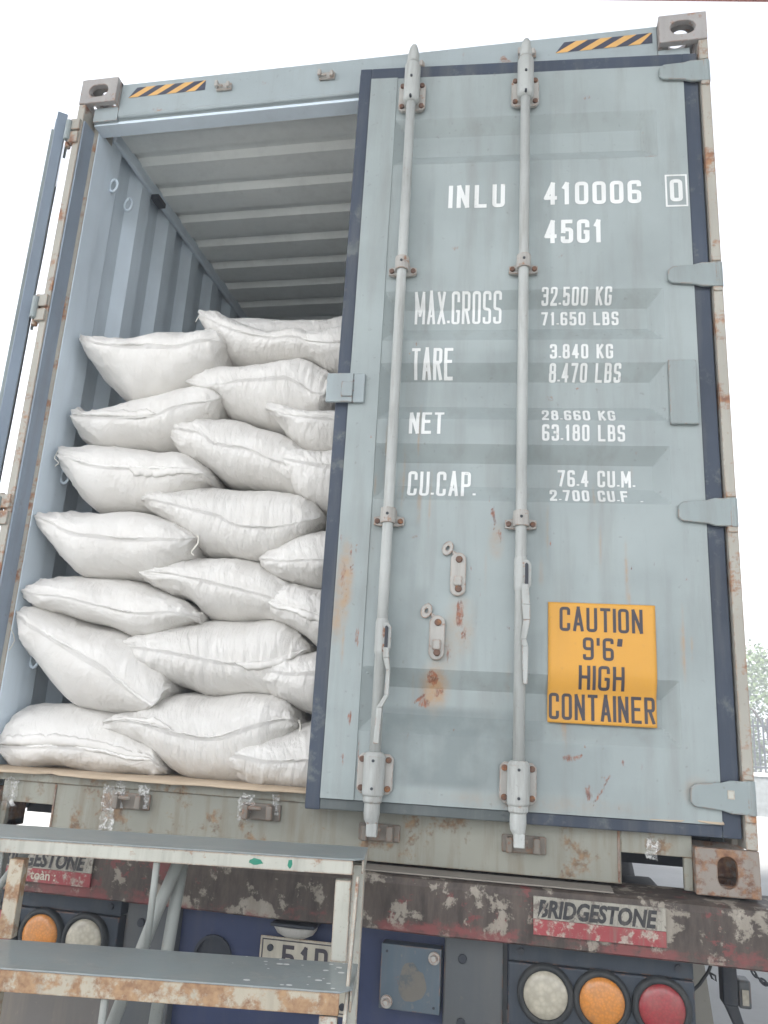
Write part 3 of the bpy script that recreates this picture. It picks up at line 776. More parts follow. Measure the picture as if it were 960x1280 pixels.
    # caution sign following the sheet
    mb = MB(); nx, nz = 26, 40; sx0, sx1, sz0, sz1 = 1.889, 2.194, .421, .765
    def soft(x, z): return .72*sum(depth(x, z+b) for b in (-.02, -.01, 0, .01, .02))/5 - .002 if z > .52 else .72*depth(x, z) - .002
    mb.add([(x, soft(x, z)-.0022, z) for z in [sz0+(sz1-sz0)*j/nz for j in range(nz+1)] for x in [sx0+(sx1-sx0)*i/nx for i in range(nx+1)]],
           [(j*(nx+1)+i, j*(nx+1)+i+1, (j+1)*(nx+1)+i+1, (j+1)*(nx+1)+i) for j in range(nz) for i in range(nx)])
    sg = part('caution_sign', mb, M['orange'], smooth=True)
    s = sg.modifiers.new('thick', 'SOLIDIFY'); s.thickness = .0012
    for txt, xa, xb, za, zb in (('CAUTION', 1.922, 2.158, .681, .752), ("9'6\"", 1.988, 2.102, .600, .665), ('HIGH', 1.976, 2.104, .516, .585), ('CONTAINER', 1.893, 2.189, .430, .504)):
        mb = MB(); strokes_mesh(mb, text_strokes(txt, xa, za, xb-xa, zb-za, .0088, .26), .0088, soft, .0036); part('sign_lettering', mb, M['black'])
    return door
dr = build_door(True); dr.location = (HX-1.219, HY, 0); dr.rotation_euler = (0, 0, R(4.0))
dl = build_door(False); dl.location = (-.040-1.219, .008, 0); dl.rotation_euler = (0, 0, R(128.5))
# clear film scraps stuck to the sill and the post
def film(x, z, w, h, y=.0, lean=0, seed=0, name='plastic_film_scrap'):
    rnd = random.Random(seed); mb = MB(); nx, nz = 9, 12
    ph = [rnd.uniform(0, 6) for _ in range(4)]
    mb.add([(x + w*(i/nx-.5) + .012*noise.noise((i*.4, j*.5, seed)), y - .004 - .010*abs(noise.noise((i*.5+seed, j*.45, 7))) , z + h*(j/nz-.5) + .012*noise.noise((j*.4, i*.4, seed+5))) for j in range(nz+1) for i in range(nx+1)],
           [(j*(nx+1)+i, j*(nx+1)+i+1, (j+1)*(nx+1)+i+1, (j+1)*(nx+1)+i) for j in range(nz) for i in range(nx)])
    return mb.build(name, M['film'], box_)
film(.545, .093, .045, .13, .026, seed=1); film(.20, .115, .05, .09, .026, seed=2); film(.585, .135, .03, .08, .014, seed=3); film(.665, .135, .04, .07, .014, seed=4)
film(1.0, .125, .05, .07, .014, seed=5); film(1.09, .14, .02, .06, .02, seed=6); film(2.17, .10, .03, .05, .026, seed=7)

# ------------------------------------------------------------------ cardboard sheet under the sacks
mb = MB(); nx, ny = 60, 10
def cz(x, y): return .1805 + .004*noise.noise((x*5, y*6, 1)) + (.004 if y > .0 else 0)
def cy(i, j):
    f = -.010 + .026*noise.noise((i*.21, 0, 4)) + .020*noise.noise((i*.9, 2, 4)) + .02*(i/nx-.5)
    return f + (1.15-f)*(j/ny)**1.6
vs = []
for j in range(ny+1):
    for i in range(nx+1):
        x = .075 + 2.28*i/nx; y = cy(i, j); vs.append((x, y, cz(x, y) - (.004 if j == 0 else 0)))
mb.add(vs, [(j*(nx+1)+i, j*(nx+1)+i+1, (j+1)*(nx+1)+i+1, (j+1)*(nx+1)+i) for j in range(ny) for i in range(nx)])
o = mb.build('cardboard_sheet', M['card'], smooth=True)
s = o.modifiers.new('thick', 'SOLIDIFY'); s.thickness = .004; s.offset = 1
tag(o, 'brown cardboard sheet lying on the container sill under the lowest sacks', 'cardboard')

# ------------------------------------------------------------------ sacks
SACKS = {
'L1': (0.07, 0.21, [(0.0,0.065,1.812),(0.078,0.142,1.787),(0.248,0.258,1.799),(0.405,0.359,1.807),(0.588,0.474,1.819),(0.744,0.572,1.819),(0.832,0.626,1.818),(0.934,0.682,1.796),(1.0,0.684,1.772)], [(0.0,0.094,1.786),(0.123,0.212,1.734),(0.259,0.304,1.724),(0.477,0.437,1.717),(0.668,0.55,1.709),(0.807,0.625,1.726),(0.905,0.675,1.734),(1.0,0.705,1.737)], [(0.0,0.067,1.801),(0.088,0.121,1.711),(0.203,0.198,1.632),(0.302,0.266,1.575),(0.39,0.327,1.53),(0.569,0.463,1.54),(0.776,0.599,1.596),(0.897,0.662,1.654),(1.0,0.689,1.731)]),
'L2': (0.09, 0.21, [(0.0,0.068,1.515),(0.026,0.099,1.512),(0.07,0.134,1.486),(0.159,0.191,1.51),(0.286,0.275,1.532),(0.437,0.371,1.558),(0.585,0.467,1.579),(0.759,0.576,1.606),(0.896,0.663,1.595),(1.0,0.69,1.553)], [(0.0,0.098,1.467),(0.151,0.236,1.442),(0.307,0.341,1.433),(0.516,0.469,1.436),(0.658,0.543,1.469),(0.791,0.617,1.488),(0.906,0.678,1.5),(1.0,0.71,1.522)], [(0.0,0.078,1.454),(0.048,0.114,1.41),(0.136,0.18,1.364),(0.231,0.254,1.342),(0.415,0.386,1.345),(0.621,0.53,1.349),(0.734,0.598,1.377),(0.887,0.661,1.453),(1.0,0.694,1.523)]),
'L3': (0.06, 0.21, [(0.0,0.06,1.354),(0.041,0.107,1.334),(0.094,0.151,1.333),(0.146,0.186,1.343),(0.314,0.304,1.345),(0.506,0.434,1.343),(0.674,0.546,1.332),(0.812,0.628,1.29),(0.92,0.678,1.244),(1.0,0.695,1.213)], [(0.0,0.088,1.304),(0.111,0.199,1.264),(0.232,0.285,1.24),(0.394,0.389,1.232),(0.623,0.529,1.225),(0.827,0.648,1.221),(0.906,0.689,1.213),(1.0,0.714,1.197)], [(0.0,0.069,1.286),(0.081,0.126,1.22),(0.175,0.176,1.157),(0.272,0.239,1.11),(0.331,0.281,1.092),(0.507,0.408,1.092),(0.684,0.531,1.101),(0.81,0.6,1.144),(0.924,0.66,1.184),(1.0,0.696,1.204)]),
'L4': (0.02, 0.21, [(0.0,0.055,1.076),(0.072,0.106,1.064),(0.132,0.149,1.074),(0.218,0.209,1.078),(0.409,0.337,1.086),(0.6,0.461,1.087),(0.751,0.555,1.058),(0.885,0.631,1.023),(1.0,0.68,0.999)], [(0.0,0.066,1.046),(0.085,0.158,1.021),(0.226,0.258,0.98),(0.358,0.345,0.971),(0.529,0.453,0.96),(0.723,0.57,0.959),(0.893,0.665,0.961),(1.0,0.704,0.972)], [(0.0,0.055,1.033),(0.07,0.105,0.98),(0.194,0.177,0.898),(0.293,0.244,0.849),(0.385,0.316,0.833),(0.546,0.439,0.827),(0.686,0.543,0.83),(0.815,0.625,0.866),(0.926,0.671,0.922),(1.0,0.686,0.97)]),
'L5': (0.03, 0.21, [(0.0,0.055,0.792),(0.084,0.098,0.82),(0.192,0.181,0.839),(0.317,0.276,0.849),(0.483,0.401,0.843),(0.631,0.509,0.825),(0.796,0.618,0.775),(0.917,0.691,0.738),(1.0,0.726,0.711)], [(0.0,0.059,0.774),(0.094,0.163,0.762),(0.227,0.267,0.754),(0.41,0.394,0.729),(0.592,0.515,0.708),(0.703,0.587,0.707),(0.836,0.668,0.713),(1.0,0.744,0.703)], [(0.0,0.055,0.766),(0.086,0.117,0.719),(0.195,0.206,0.703),(0.326,0.304,0.683),(0.506,0.431,0.646),(0.618,0.509,0.624),(0.723,0.581,0.627),(0.84,0.647,0.662),(0.931,0.696,0.687),(1.0,0.727,0.703)]),
'L6': (0.02, 0.23, [(0.0,0.055,0.711),(0.049,0.065,0.722),(0.179,0.174,0.716),(0.361,0.306,0.686),(0.545,0.433,0.651),(0.688,0.526,0.619),(0.851,0.605,0.548),(0.932,0.637,0.511),(1.0,0.644,0.476)], [(0.0,0.055,0.694),(0.063,0.125,0.669),(0.201,0.235,0.623),(0.397,0.368,0.566),(0.543,0.462,0.525),(0.687,0.542,0.47),(0.799,0.601,0.43),(0.871,0.641,0.412),(1.0,0.667,0.467)], [(0.0,0.055,0.665),(0.093,0.066,0.591),(0.193,0.117,0.523),(0.301,0.179,0.458),(0.425,0.265,0.403),(0.543,0.359,0.379),(0.675,0.463,0.366),(0.768,0.533,0.372),(0.866,0.597,0.396),(1.0,0.646,0.461)]),
'L7': (0.05, 0.23, [(0.0,0.055,0.314),(0.091,0.076,0.352),(0.2,0.154,0.388),(0.339,0.26,0.407),(0.48,0.368,0.391),(0.601,0.459,0.38),(0.71,0.535,0.352),(0.824,0.597,0.302),(0.922,0.641,0.254),(1.0,0.657,0.211)], [(0.0,0.055,0.252),(0.114,0.157,0.254),(0.295,0.285,0.262),(0.477,0.402,0.264),(0.662,0.517,0.251),(0.778,0.586,0.24),(0.892,0.648,0.241),(1.0,0.679,0.209)], [(0.0,0.055,0.213),(0.088,0.094,0.182),(0.16,0.148,0.17),(0.317,0.258,0.17),(0.496,0.377,0.167),(0.676,0.493,0.16),(0.855,0.601,0.167),(0.946,0.649,0.179),(1.0,0.659,0.196)]),
'M0': (0.42, 0.20, [(0.0,0.44,2.026),(0.119,0.538,2.051),(0.322,0.705,2.053),(0.57,0.902,2.031),(0.819,1.091,2.044),(1.0,1.219,2.047)], [(0.0,0.461,1.985),(0.266,0.7,1.95),(0.633,0.978,1.936),(1.0,1.231,1.969)], [(0.0,0.447,1.968),(0.184,0.613,1.882),(0.635,0.968,1.859),(1.0,1.226,1.917)]),
'M1': (0.12, 0.22, [(0.0,0.531,1.934),(0.062,0.587,1.92),(0.183,0.674,1.886),(0.314,0.761,1.855),(0.426,0.829,1.821),(0.478,0.862,1.813),(0.584,0.924,1.83),(0.713,1.004,1.811),(0.87,1.084,1.752),(1.0,1.138,1.719)], [(0.0,0.555,1.892),(0.139,0.672,1.82),(0.33,0.794,1.775),(0.49,0.89,1.754),(0.647,0.983,1.75),(0.817,1.075,1.711),(1.0,1.151,1.685)], [(0.0,0.544,1.884),(0.157,0.644,1.769),(0.258,0.686,1.704),(0.4,0.78,1.676),(0.597,0.907,1.672),(0.769,1.015,1.679),(0.902,1.091,1.65),(1.0,1.142,1.666)]),
'R1': (0.10, 0.20, [(0.0,0.92,1.799),(0.106,0.978,1.807),(0.261,1.058,1.818),(0.428,1.14,1.833),(0.69,1.27,1.847),(1.0,1.412,1.827)], [(0.0,0.935,1.765),(0.156,1.033,1.73),(0.281,1.097,1.716),(0.437,1.172,1.718),(1.0,1.421,1.773)], [(0.0,0.929,1.765),(0.121,1.002,1.71),(0.252,1.069,1.671),(0.379,1.127,1.629),(0.573,1.225,1.601),(1.0,1.419,1.681)]),
'M2': (0.10, 0.22, [(0.0,0.518,1.624),(0.106,0.592,1.65),(0.205,0.658,1.67),(0.347,0.755,1.684),(0.557,0.896,1.692),(0.72,1.004,1.702),(0.825,1.067,1.666),(0.931,1.113,1.616),(1.0,1.133,1.593)], [(0.0,0.545,1.591),(0.111,0.645,1.564),(0.214,0.713,1.566),(0.343,0.791,1.577),(0.5,0.886,1.58),(0.657,0.979,1.581),(0.778,1.041,1.54),(0.868,1.088,1.519),(1.0,1.147,1.548)], [(0.0,0.532,1.597),(0.099,0.619,1.557),(0.18,0.675,1.526),(0.287,0.73,1.468),(0.415,0.813,1.435),(0.535,0.891,1.417),(0.654,0.968,1.416),(0.8,1.055,1.438),(1.0,1.137,1.535)]),
'M3': (0.08, 0.22, [(0.0,0.496,1.435),(0.095,0.568,1.447),(0.179,0.621,1.461),(0.287,0.692,1.464),(0.411,0.772,1.452),(0.54,0.852,1.426),(0.695,0.946,1.393),(0.821,1.008,1.345),(1.0,1.066,1.274)], [(0.0,0.518,1.402),(0.127,0.625,1.379),(0.221,0.684,1.359),(0.292,0.719,1.33),(0.411,0.788,1.316),(0.534,0.858,1.303),(0.681,0.935,1.267),(0.82,1.007,1.245),(1.0,1.083,1.244)], [(0.0,0.503,1.383),(0.073,0.555,1.331),(0.196,0.634,1.282),(0.317,0.698,1.228),(0.401,0.745,1.198),(0.562,0.846,1.191),(0.734,0.951,1.177),(0.883,1.037,1.165),(1.0,1.073,1.225)]),
'M4': (0.05, 0.23, [(0.0,0.429,1.146),(0.079,0.5,1.162),(0.227,0.613,1.182),(0.352,0.705,1.192),(0.517,0.826,1.189),(0.704,0.96,1.174),(0.812,1.033,1.152),(0.913,1.091,1.115),(1.0,1.126,1.082)], [(0.0,0.459,1.124),(0.112,0.573,1.1),(0.266,0.688,1.076),(0.398,0.78,1.055),(0.519,0.856,1.019),(0.649,0.942,1.011),(0.778,1.024,1.019),(0.909,1.101,1.038),(1.0,1.142,1.062)], [(0.0,0.446,1.122),(0.125,0.559,1.05),(0.246,0.639,0.981),(0.346,0.706,0.933),(0.462,0.796,0.92),(0.577,0.885,0.91),(0.673,0.956,0.911),(0.767,1.019,0.938),(0.875,1.074,0.991),(1.0,1.131,1.059)]),
'M5': (0.05, 0.22, [(0.0,0.465,0.876),(0.118,0.557,0.895),(0.218,0.618,0.92),(0.356,0.708,0.929),(0.494,0.797,0.928),(0.633,0.885,0.918),(0.726,0.943,0.908),(0.844,1.002,0.866),(1.0,1.056,0.804)], [(0.0,0.49,0.859),(0.119,0.593,0.852),(0.269,0.689,0.838),(0.421,0.778,0.823),(0.625,0.894,0.798),(0.778,0.977,0.78),(0.91,1.042,0.76),(1.0,1.075,0.762)], [(0.0,0.482,0.847),(0.111,0.569,0.807),(0.269,0.668,0.769),(0.41,0.735,0.71),(0.484,0.78,0.701),(0.651,0.879,0.706),(0.793,0.962,0.709),(0.889,1.015,0.715),(1.0,1.061,0.743)]),
'M6': (0.04, 0.23, [(0.0,0.426,0.616),(0.106,0.52,0.642),(0.232,0.61,0.676),(0.373,0.71,0.7),(0.492,0.795,0.714),(0.648,0.909,0.714),(0.747,0.979,0.711),(0.855,1.049,0.682),(1.0,1.117,0.627)], [(0.0,0.453,0.603),(0.125,0.576,0.593),(0.292,0.699,0.581),(0.461,0.813,0.564),(0.587,0.897,0.555),(0.753,1.003,0.564),(0.859,1.064,0.583),(1.0,1.131,0.612)], [(0.0,0.448,0.575),(0.113,0.547,0.521),(0.205,0.62,0.492),(0.308,0.697,0.464),(0.405,0.77,0.446),(0.516,0.854,0.448),(0.627,0.936,0.459),(0.738,1.017,0.463),(0.848,1.078,0.507),(1.0,1.119,0.6)]),
'M7': (0.03, 0.23, [(0.0,0.42,0.347),(0.134,0.536,0.388),(0.223,0.591,0.425),(0.323,0.661,0.451),(0.398,0.717,0.459),(0.511,0.802,0.455),(0.66,0.911,0.465),(0.791,1.005,0.47),(0.873,1.059,0.45),(0.938,1.085,0.417),(1.0,1.102,0.383)], [(0.0,0.446,0.345),(0.113,0.558,0.358),(0.236,0.651,0.347),(0.362,0.738,0.33),(0.464,0.806,0.324),(0.584,0.886,0.331),(0.732,0.974,0.362),(0.855,1.047,0.383),(0.944,1.097,0.391),(1.0,1.116,0.376)], [(0.0,0.443,0.314),(0.166,0.598,0.264),(0.264,0.664,0.219),(0.348,0.724,0.188),(0.44,0.795,0.171),(0.528,0.863,0.168),(0.631,0.943,0.174),(0.704,0.987,0.203),(0.804,1.025,0.261),(0.912,1.069,0.321),(1.0,1.103,0.366)]),
'R2': (0.07, 0.20, [(0.0,0.869,1.502),(0.069,0.921,1.487),(0.202,1.003,1.47),(0.336,1.08,1.455),(0.574,1.212,1.458),(1.0,1.434,1.449)], [(0.0,0.889,1.472),(0.093,0.96,1.438),(0.227,1.04,1.42),(0.36,1.114,1.411),(0.573,1.229,1.403),(1.0,1.442,1.403)], [(0.0,0.885,1.473),(0.059,0.928,1.438),(0.136,0.961,1.39),(0.229,1.003,1.341),(0.317,1.053,1.313),(0.455,1.136,1.294),(0.648,1.251,1.296),(1.0,1.437,1.373)]),
'R3': (0.06, 0.21, [(0.0,0.946,1.293),(0.095,1.002,1.301),(0.214,1.063,1.314),(0.39,1.15,1.33),(0.591,1.25,1.337),(1.0,1.441,1.312)], [(0.0,0.961,1.27),(0.129,1.046,1.252),(0.265,1.116,1.238),(0.412,1.187,1.231),(0.588,1.271,1.23),(1.0,1.449,1.268)], [(0.0,0.955,1.26),(0.085,0.996,1.2),(0.183,1.033,1.144),(0.286,1.089,1.108),(0.393,1.149,1.08),(0.596,1.268,1.058),(1.0,1.445,1.21)]),
'R4': (0.04, 0.21, [(0.0,0.914,0.924),(0.075,0.962,0.942),(0.2,1.025,0.979),(0.332,1.094,1.012),(0.46,1.163,1.041),(0.653,1.272,1.061),(1.0,1.457,1.02)], [(0.0,0.933,0.907),(0.123,1.022,0.896),(0.252,1.094,0.897),(0.407,1.176,0.9),(0.638,1.296,0.905),(1.0,1.466,0.942)], [(0.0,0.926,0.898),(0.106,0.992,0.856),(0.212,1.052,0.836),(0.388,1.151,0.824),(0.636,1.287,0.827),(1.0,1.462,0.896)]),
'R5': (0.03, 0.21, [(0.0,0.945,0.791),(0.086,0.998,0.808),(0.195,1.056,0.829),(0.373,1.154,0.828),(0.627,1.289,0.836),(1.0,1.469,0.788)], [(0.0,0.961,0.774),(0.093,1.028,0.751),(0.243,1.111,0.733),(0.377,1.18,0.716),(0.585,1.285,0.709),(1.0,1.477,0.743)], [(0.0,0.953,0.748),(0.094,1.008,0.706),(0.235,1.085,0.665),(0.382,1.159,0.623),(0.595,1.277,0.607),(1.0,1.473,0.697)]),
'R6': (0.03, 0.22, [(0.0,0.933,0.555),(0.111,1.007,0.575),(0.236,1.076,0.598),(0.357,1.143,0.613),(0.598,1.274,0.638),(1.0,1.477,0.582)], [(0.0,0.95,0.542),(0.109,1.031,0.536),(0.233,1.102,0.532),(0.406,1.193,0.541),(0.604,1.296,0.55),(1.0,1.485,0.554)], [(0.0,0.948,0.519),(0.099,1.01,0.478),(0.18,1.048,0.444),(0.275,1.1,0.417),(0.388,1.166,0.395),(0.6,1.291,0.387),(1.0,1.48,0.507)]),
'R7': (0.02, 0.22, [(0.0,0.869,0.28),(0.076,0.927,0.304),(0.186,0.995,0.335),(0.295,1.061,0.363),(0.421,1.138,0.389),(0.664,1.292,0.404),(1.0,1.488,0.36)], [(0.0,0.887,0.272),(0.114,0.982,0.272),(0.2,1.038,0.266),(0.263,1.078,0.266),(0.411,1.167,0.276),(0.663,1.315,0.292),(1.0,1.497,0.302)], [(0.0,0.88,0.231),(0.085,0.934,0.195),(0.17,0.985,0.168),(0.29,1.066,0.162),(0.429,1.157,0.161),(0.667,1.308,0.171),(1.0,1.494,0.241)])}

LAB = {
 'L1': 'topmost white sack against the container\'s left wall, sagging with pointed corners',
 'L2': 'second sack from the top along the left wall, crumpled at its right end',
 'L3': 'plump third sack from the top along the left wall, with tied ear and hem strip',
 'L4': 'fourth sack from the top along the left wall, with square left ear and string',
 'L5': 'flat slim sack along the left wall, third up from the cardboard',
 'L6': 'bulging tilted sack with a long diagonal seam, just above the lowest left sack',
 'L7': 'lowest sack in the left corner, lying on the cardboard beside the post',
 'M0': 'white sack half hidden at the very back on top of the stack',
 'M1': 'topmost sack right of the left row, its pale ear pointing up left',
 'R1': 'topmost sack beside the door gasket, with a bright folded flap',
 'M2': 'folded sack in the middle row, second from the top, left of the door hasp',
 'M3': 'sagging middle sack with a rounded left end, third from the top',
 'M4': 'broad wrinkled middle sack at mid height with wavy seam, fourth from the top',
 'M5': 'slanting middle sack with bright lower half, third up from the cardboard',
 'M6': 'wide pleated middle sack, second up from the cardboard',
 'M7': 'largest pleated middle sack resting on the cardboard, string at its right corner',
 'R2': 'sack tucked behind the door edge just below the hasp',
 'R3': 'sack behind the door edge, third from the top beside the gasket',
 'R4': 'thin sack behind the door edge at mid height with creased ear',
 'R5': 'sack with a bright flap behind the door edge, third up from the floor',
 'R6': 'steep pleated sack behind the door edge, second up from the cardboard',
 'R7': 'lowest sack behind the door edge, lying on the cardboard'}
HEM = {'L3': (.45, .95, -1), 'L7': (.02, .95, 1), 'M6': (.60, .99, -1), 'L2': (.02, .55, 1), 'R5': (.0, .99, -1), 'M7': (.0, .35, 1)}
def interp(P, u):
    """Catmull-Rom through (u, X, Z) points"""
    n = len(P); k = 0
    while k < n-2 and u > P[k+1][0]: k += 1
    p1, p2 = P[k], P[k+1]; p0 = P[max(k-1, 0)]; p3 = P[min(k+2, n-1)]
    h = p2[0]-p1[0]; t = (u-p1[0])/h if h else 0
    out = []
    for c in (1, 2):
        m1 = (p2[c]-p0[c])/(p2[0]-p0[0]); m2 = (p3[c]-p1[c])/(p3[0]-p1[0])
        out.append((2*t**3-3*t*t+1)*p1[c] + (t**3-2*t*t+t)*h*m1 + (3*t*t-2*t**3)*p2[c] + (t**3-t*t)*h*m2)
    return Vector(out)
def dprof(u): return .65 + .35*math.sqrt(max(0, 1-abs(2*u-1)**3.5))
for si, (key, (yf, D, TP, SP, BP)) in enumerate(SACKS.items()):
    NU, NV = 150, 72; sd_ = si*7.3
    vs = []; uvs = []; pl = []; seam = []
    Lx = abs(TP[-1][1]-TP[0][1])
    pleat_amt = .12 if key[0] == 'L' else .55
    if key in ('M6', 'M7', 'M4', 'R6', 'R7'): pleat_amt = .85
    for i in range(NU+1):
        u = i/NU
        T, S, B = interp(TP, u), interp(SP, u), interp(BP, u)
        e_ = abs(2*u-1); k_ = 1 + .62*e_**4*(1-e_**16)
        m = (T.y+B.y)/2; hh = max((T.y-B.y)/2*k_, .019)
        T.y = m+hh; B.y = m-hh
        S.y = min(max(S.y, B.y+.15*(T.y-B.y)), B.y+.9*(T.y-B.y))
        d = D*dprof(u); yc = yf + D
        Mid = (T+B)/2
        endf = min(1, min(u, 1-u)/.12)
        for j in range(NV):
            a = 2*math.pi*j/NV
            c, s = math.cos(a), math.sin(a)
            pw = (.98 if key[0] == 'L' else .88) if c >= 0 else .8
            ca = math.copysign(abs(c)**pw, c); sa = abs(s)**.9
            C = S if c >= 0 else Mid
            E = T if s >= 0 else B
            q = C + (E-C)*sa
            y = yc - d*ca
            # the stitched side seam pulls a shallow valley into the front
            wob = .05*noise.noise((u*9, sd_, 0))
            aa = (a if a < math.pi else a-2*math.pi) - wob
            y += (.003 if key[0] == 'L' else .0045)*endf*math.exp(-(aa/.13)**2)
            # lumps and pleats
            pn = .016*noise.noise((u*4.5, a*.9 if a < math.pi else (a-2*math.pi)*.9, sd_)) * endf
            pf = math.exp(-(aa/.85)**2)
            lean = 2.2*noise.noise((u*3, aa*.8, sd_+31))
            pt = noise.noise((u*27 + lean, aa*.55, sd_+3)) + .55*noise.noise((u*52 + 2*lean, aa*.9, sd_+9))
            pn += .0075*pleat_amt*pf*pt*(.35+.65*min(1, max(0, .5+1.6*noise.noise((u*3.3, aa*.7, sd_+44)))))
            cr = 1-abs(noise.noise((u*7+aa*1.6, aa*2.1-u*2, sd_+20)))   # folds
            pn += .009*(max(0, cr-.80)/.20)*(.30+.9*(1-min(1, min(u, 1-u)/.28)))
            vs.append(Vector((q.x + .25*pn*(u-.5), y - pn*c, q.y + pn*s)))
            uvs.append((u*Lx*1.5 + si, j/NV*1.6)); pl.append(min(1, pf*pleat_amt))
        wz = .004*noise.noise((u*14, sd_, 5))
        seam.append((S.x, yc-d+(-.001 if key[0] == 'L' else .001), S.y + wz))
    mb = MB(); 
    mb.add(vs, [(i*NV+j, (i+1)*NV+j, (i+1)*NV+(j+1) % NV, i*NV+(j+1) % NV) for i in range(NU) for j in range(NV)])
    mb.add([], [list(range(NV)), list(range(NU*NV, NU*NV+NV))[::-1]])
    mb.f[-2] = list(range(NV)); mb.f[-1] = list(range(NU*NV, NU*NV+NV))[::-1]
    base = Vector((sum(v.x for v in vs)/len(vs), yf+D, min(v.z for v in vs)))
    mb.v = [v-base for v in mb.v]
    o = mb.build('white_sack', M['sack'], smooth=True); o.location = base; o['_base'] = tuple(base)
    uvl = o.data.uv_layers.new(name='UVMap')
    for lp in o.data.loops: 
        vi = lp.vertex_index; uvl.data[lp.index].uv = uvs[vi]
    at = o.data.color_attributes.new('pleat', 'FLOAT_COLOR', 'POINT')
    at.data.foreach_set('color', [x for p_ in pl for x in (p_, p_, p_, 1.0)])
    tag(o, LAB[key], 'sack', 'white sacks stacked in the container')
    # stitched seam tape lying in the valley
    mb = MB(); sv = []
    hw = .003 if key not in ('L6', 'L7', 'L3') else .006
    a_, b_ = int(NU*.05), int(NU*.95)
    for i in range(a_, b_+1):
        x, y, z = seam[i]; e = .0035*noise.noise((i*.5, sd_, 2))
        sv += [(x, y+.006-abs(e), z-hw+e), (x, y-.001, z+e), (x, y+.006, z+hw*.6+e)]
    n = b_-a_+1
    mb.add(sv, [f for i in range(n-1) for f in ((3*i, 3*i+3, 3*i+4, 3*i+1), (3*i+1, 3*i+4, 3*i+5, 3*i+2))])
    mb.build('seam', M['seam'], o, smooth=True)
    # folded hem showing beside the seam
    if key in HEM:
        ua, ub, side = HEM[key]; a_, b_ = int(NU*ua), int(NU*ub); hv = []
        for i in range(a_, b_+1):
            for q in (0, 1, 2, 3):
                P = vs[i*NV + (side*q) % NV]
                tp = min(1, min(i-a_, b_-i)/9)*(.75+.5*abs(noise.noise((i*.11, sd_, 8))))
                P = vs[i*NV] + (P-vs[i*NV])*tp
                hv.append(P + Vector((0, -.002-.0022*(q in (1, 2)) - .0035*abs(noise.noise((i*.35, q*.6, sd_))), .002*noise.noise((i*.5, sd_, q)))) - base)
        mb = MB(); n = b_-a_+1
        mb.v = hv; mb.f = [f for i in range(n-1) for q in range(3) for f in [(4*i+q, 4*i+4+q, 4*i+5+q, 4*i+1+q)]]; mb.mi = [0]*len(mb.f); mb.v = [v+base for v in mb.v]
        hm = mb.build('hem', M['sack'], o, smooth=True); s = hm.modifiers.new('thick', 'SOLIDIFY'); s.thickness = .0015
    # loose stitching threads at a corner
    if key in ('L3', 'L4', 'L6', 'M7', 'M1', 'L5'):
        e = Vector(seam[-1 if key in ('L4', 'M7') else 0]); sgn = 1 if key in ('L4', 'M7') else -1
        ln = {'L6': .13, 'M7': .10, 'L4': .06}.get(key, .05); mb = MB()
        pts = [e + Vector((sgn*.012*math.sin(k*.9)*(.5+k*.1), -.010+.004*math.sin(k*1.7), -ln*k/7 + (.012 if k < 2 else 0))) for k in range(8)]
        if key in ('L5', 'M1'): pts = [e + Vector((-.004*k, -.004*math.sin(k), .006*k if key == 'L5' else -.004*k)) for k in range(6)]
        mb.tube(pts, .0032 if key in ('M7', 'L4') else .0018, n=6); mb.build('string', M['rope'], o, smooth=True)

# ------------------------------------------------------------------ trailer under the container
tr = thing('container_trailer', 'grimy blue container trailer with rusty peeling rear bumper beam under the container', 'trailer', (1.219, 0, GZ))
def T(name, mb, mat, bevel=0, smooth=False, parent=None): return mb.build(name, mat, parent or tr, smooth=smooth, bevel=bevel)
ZT = -.012
# bumper beam: C section with a rounded top flange
mb = MB(); prof = [(-.080, -.145), (-.080, -.030), (-.072, -.014), (-.055, -.008), (.12, -.006), (.12, -.016), (-.05, -.022), (-.066, -.030), (-.068, -.140), (.04, -.142), (.04, -.150), (-.072, -.150)]
nb = 40; vs = []; 
for i in range(nb+1):
    x = -.10 + 2.66*i/nb
    for (y, z) in prof:
        bend = .004*noise.noise((x*3, z*8, 2)) + (.006*noise.noise((x*6, 1, 8)))
        vs.append((x, y + bend, z + .003*noise.noise((x*4, 3, 1))))
m = len(prof)
mb.add(vs, [(i*m+j, i*m+(j+1) % m, (i+1)*m+(j+1) % m, (i+1)*m+j) for i in range(nb) for j in range(m)])
mb.add([], [list(range(m))[::-1]]); mb.f[-1] = list(range(m))[::-1]
mb.add([], [[0]]); mb.f[-1] = list(range(nb*m, nb*m+m))
T('bumper_beam', mb, M['peel'])
mb = MB(); mb.box((-.10, -.066, -.0065), (2.06, .03, -.002)); T('beam_top_flange', mb, M['flange'], bevel=.002)

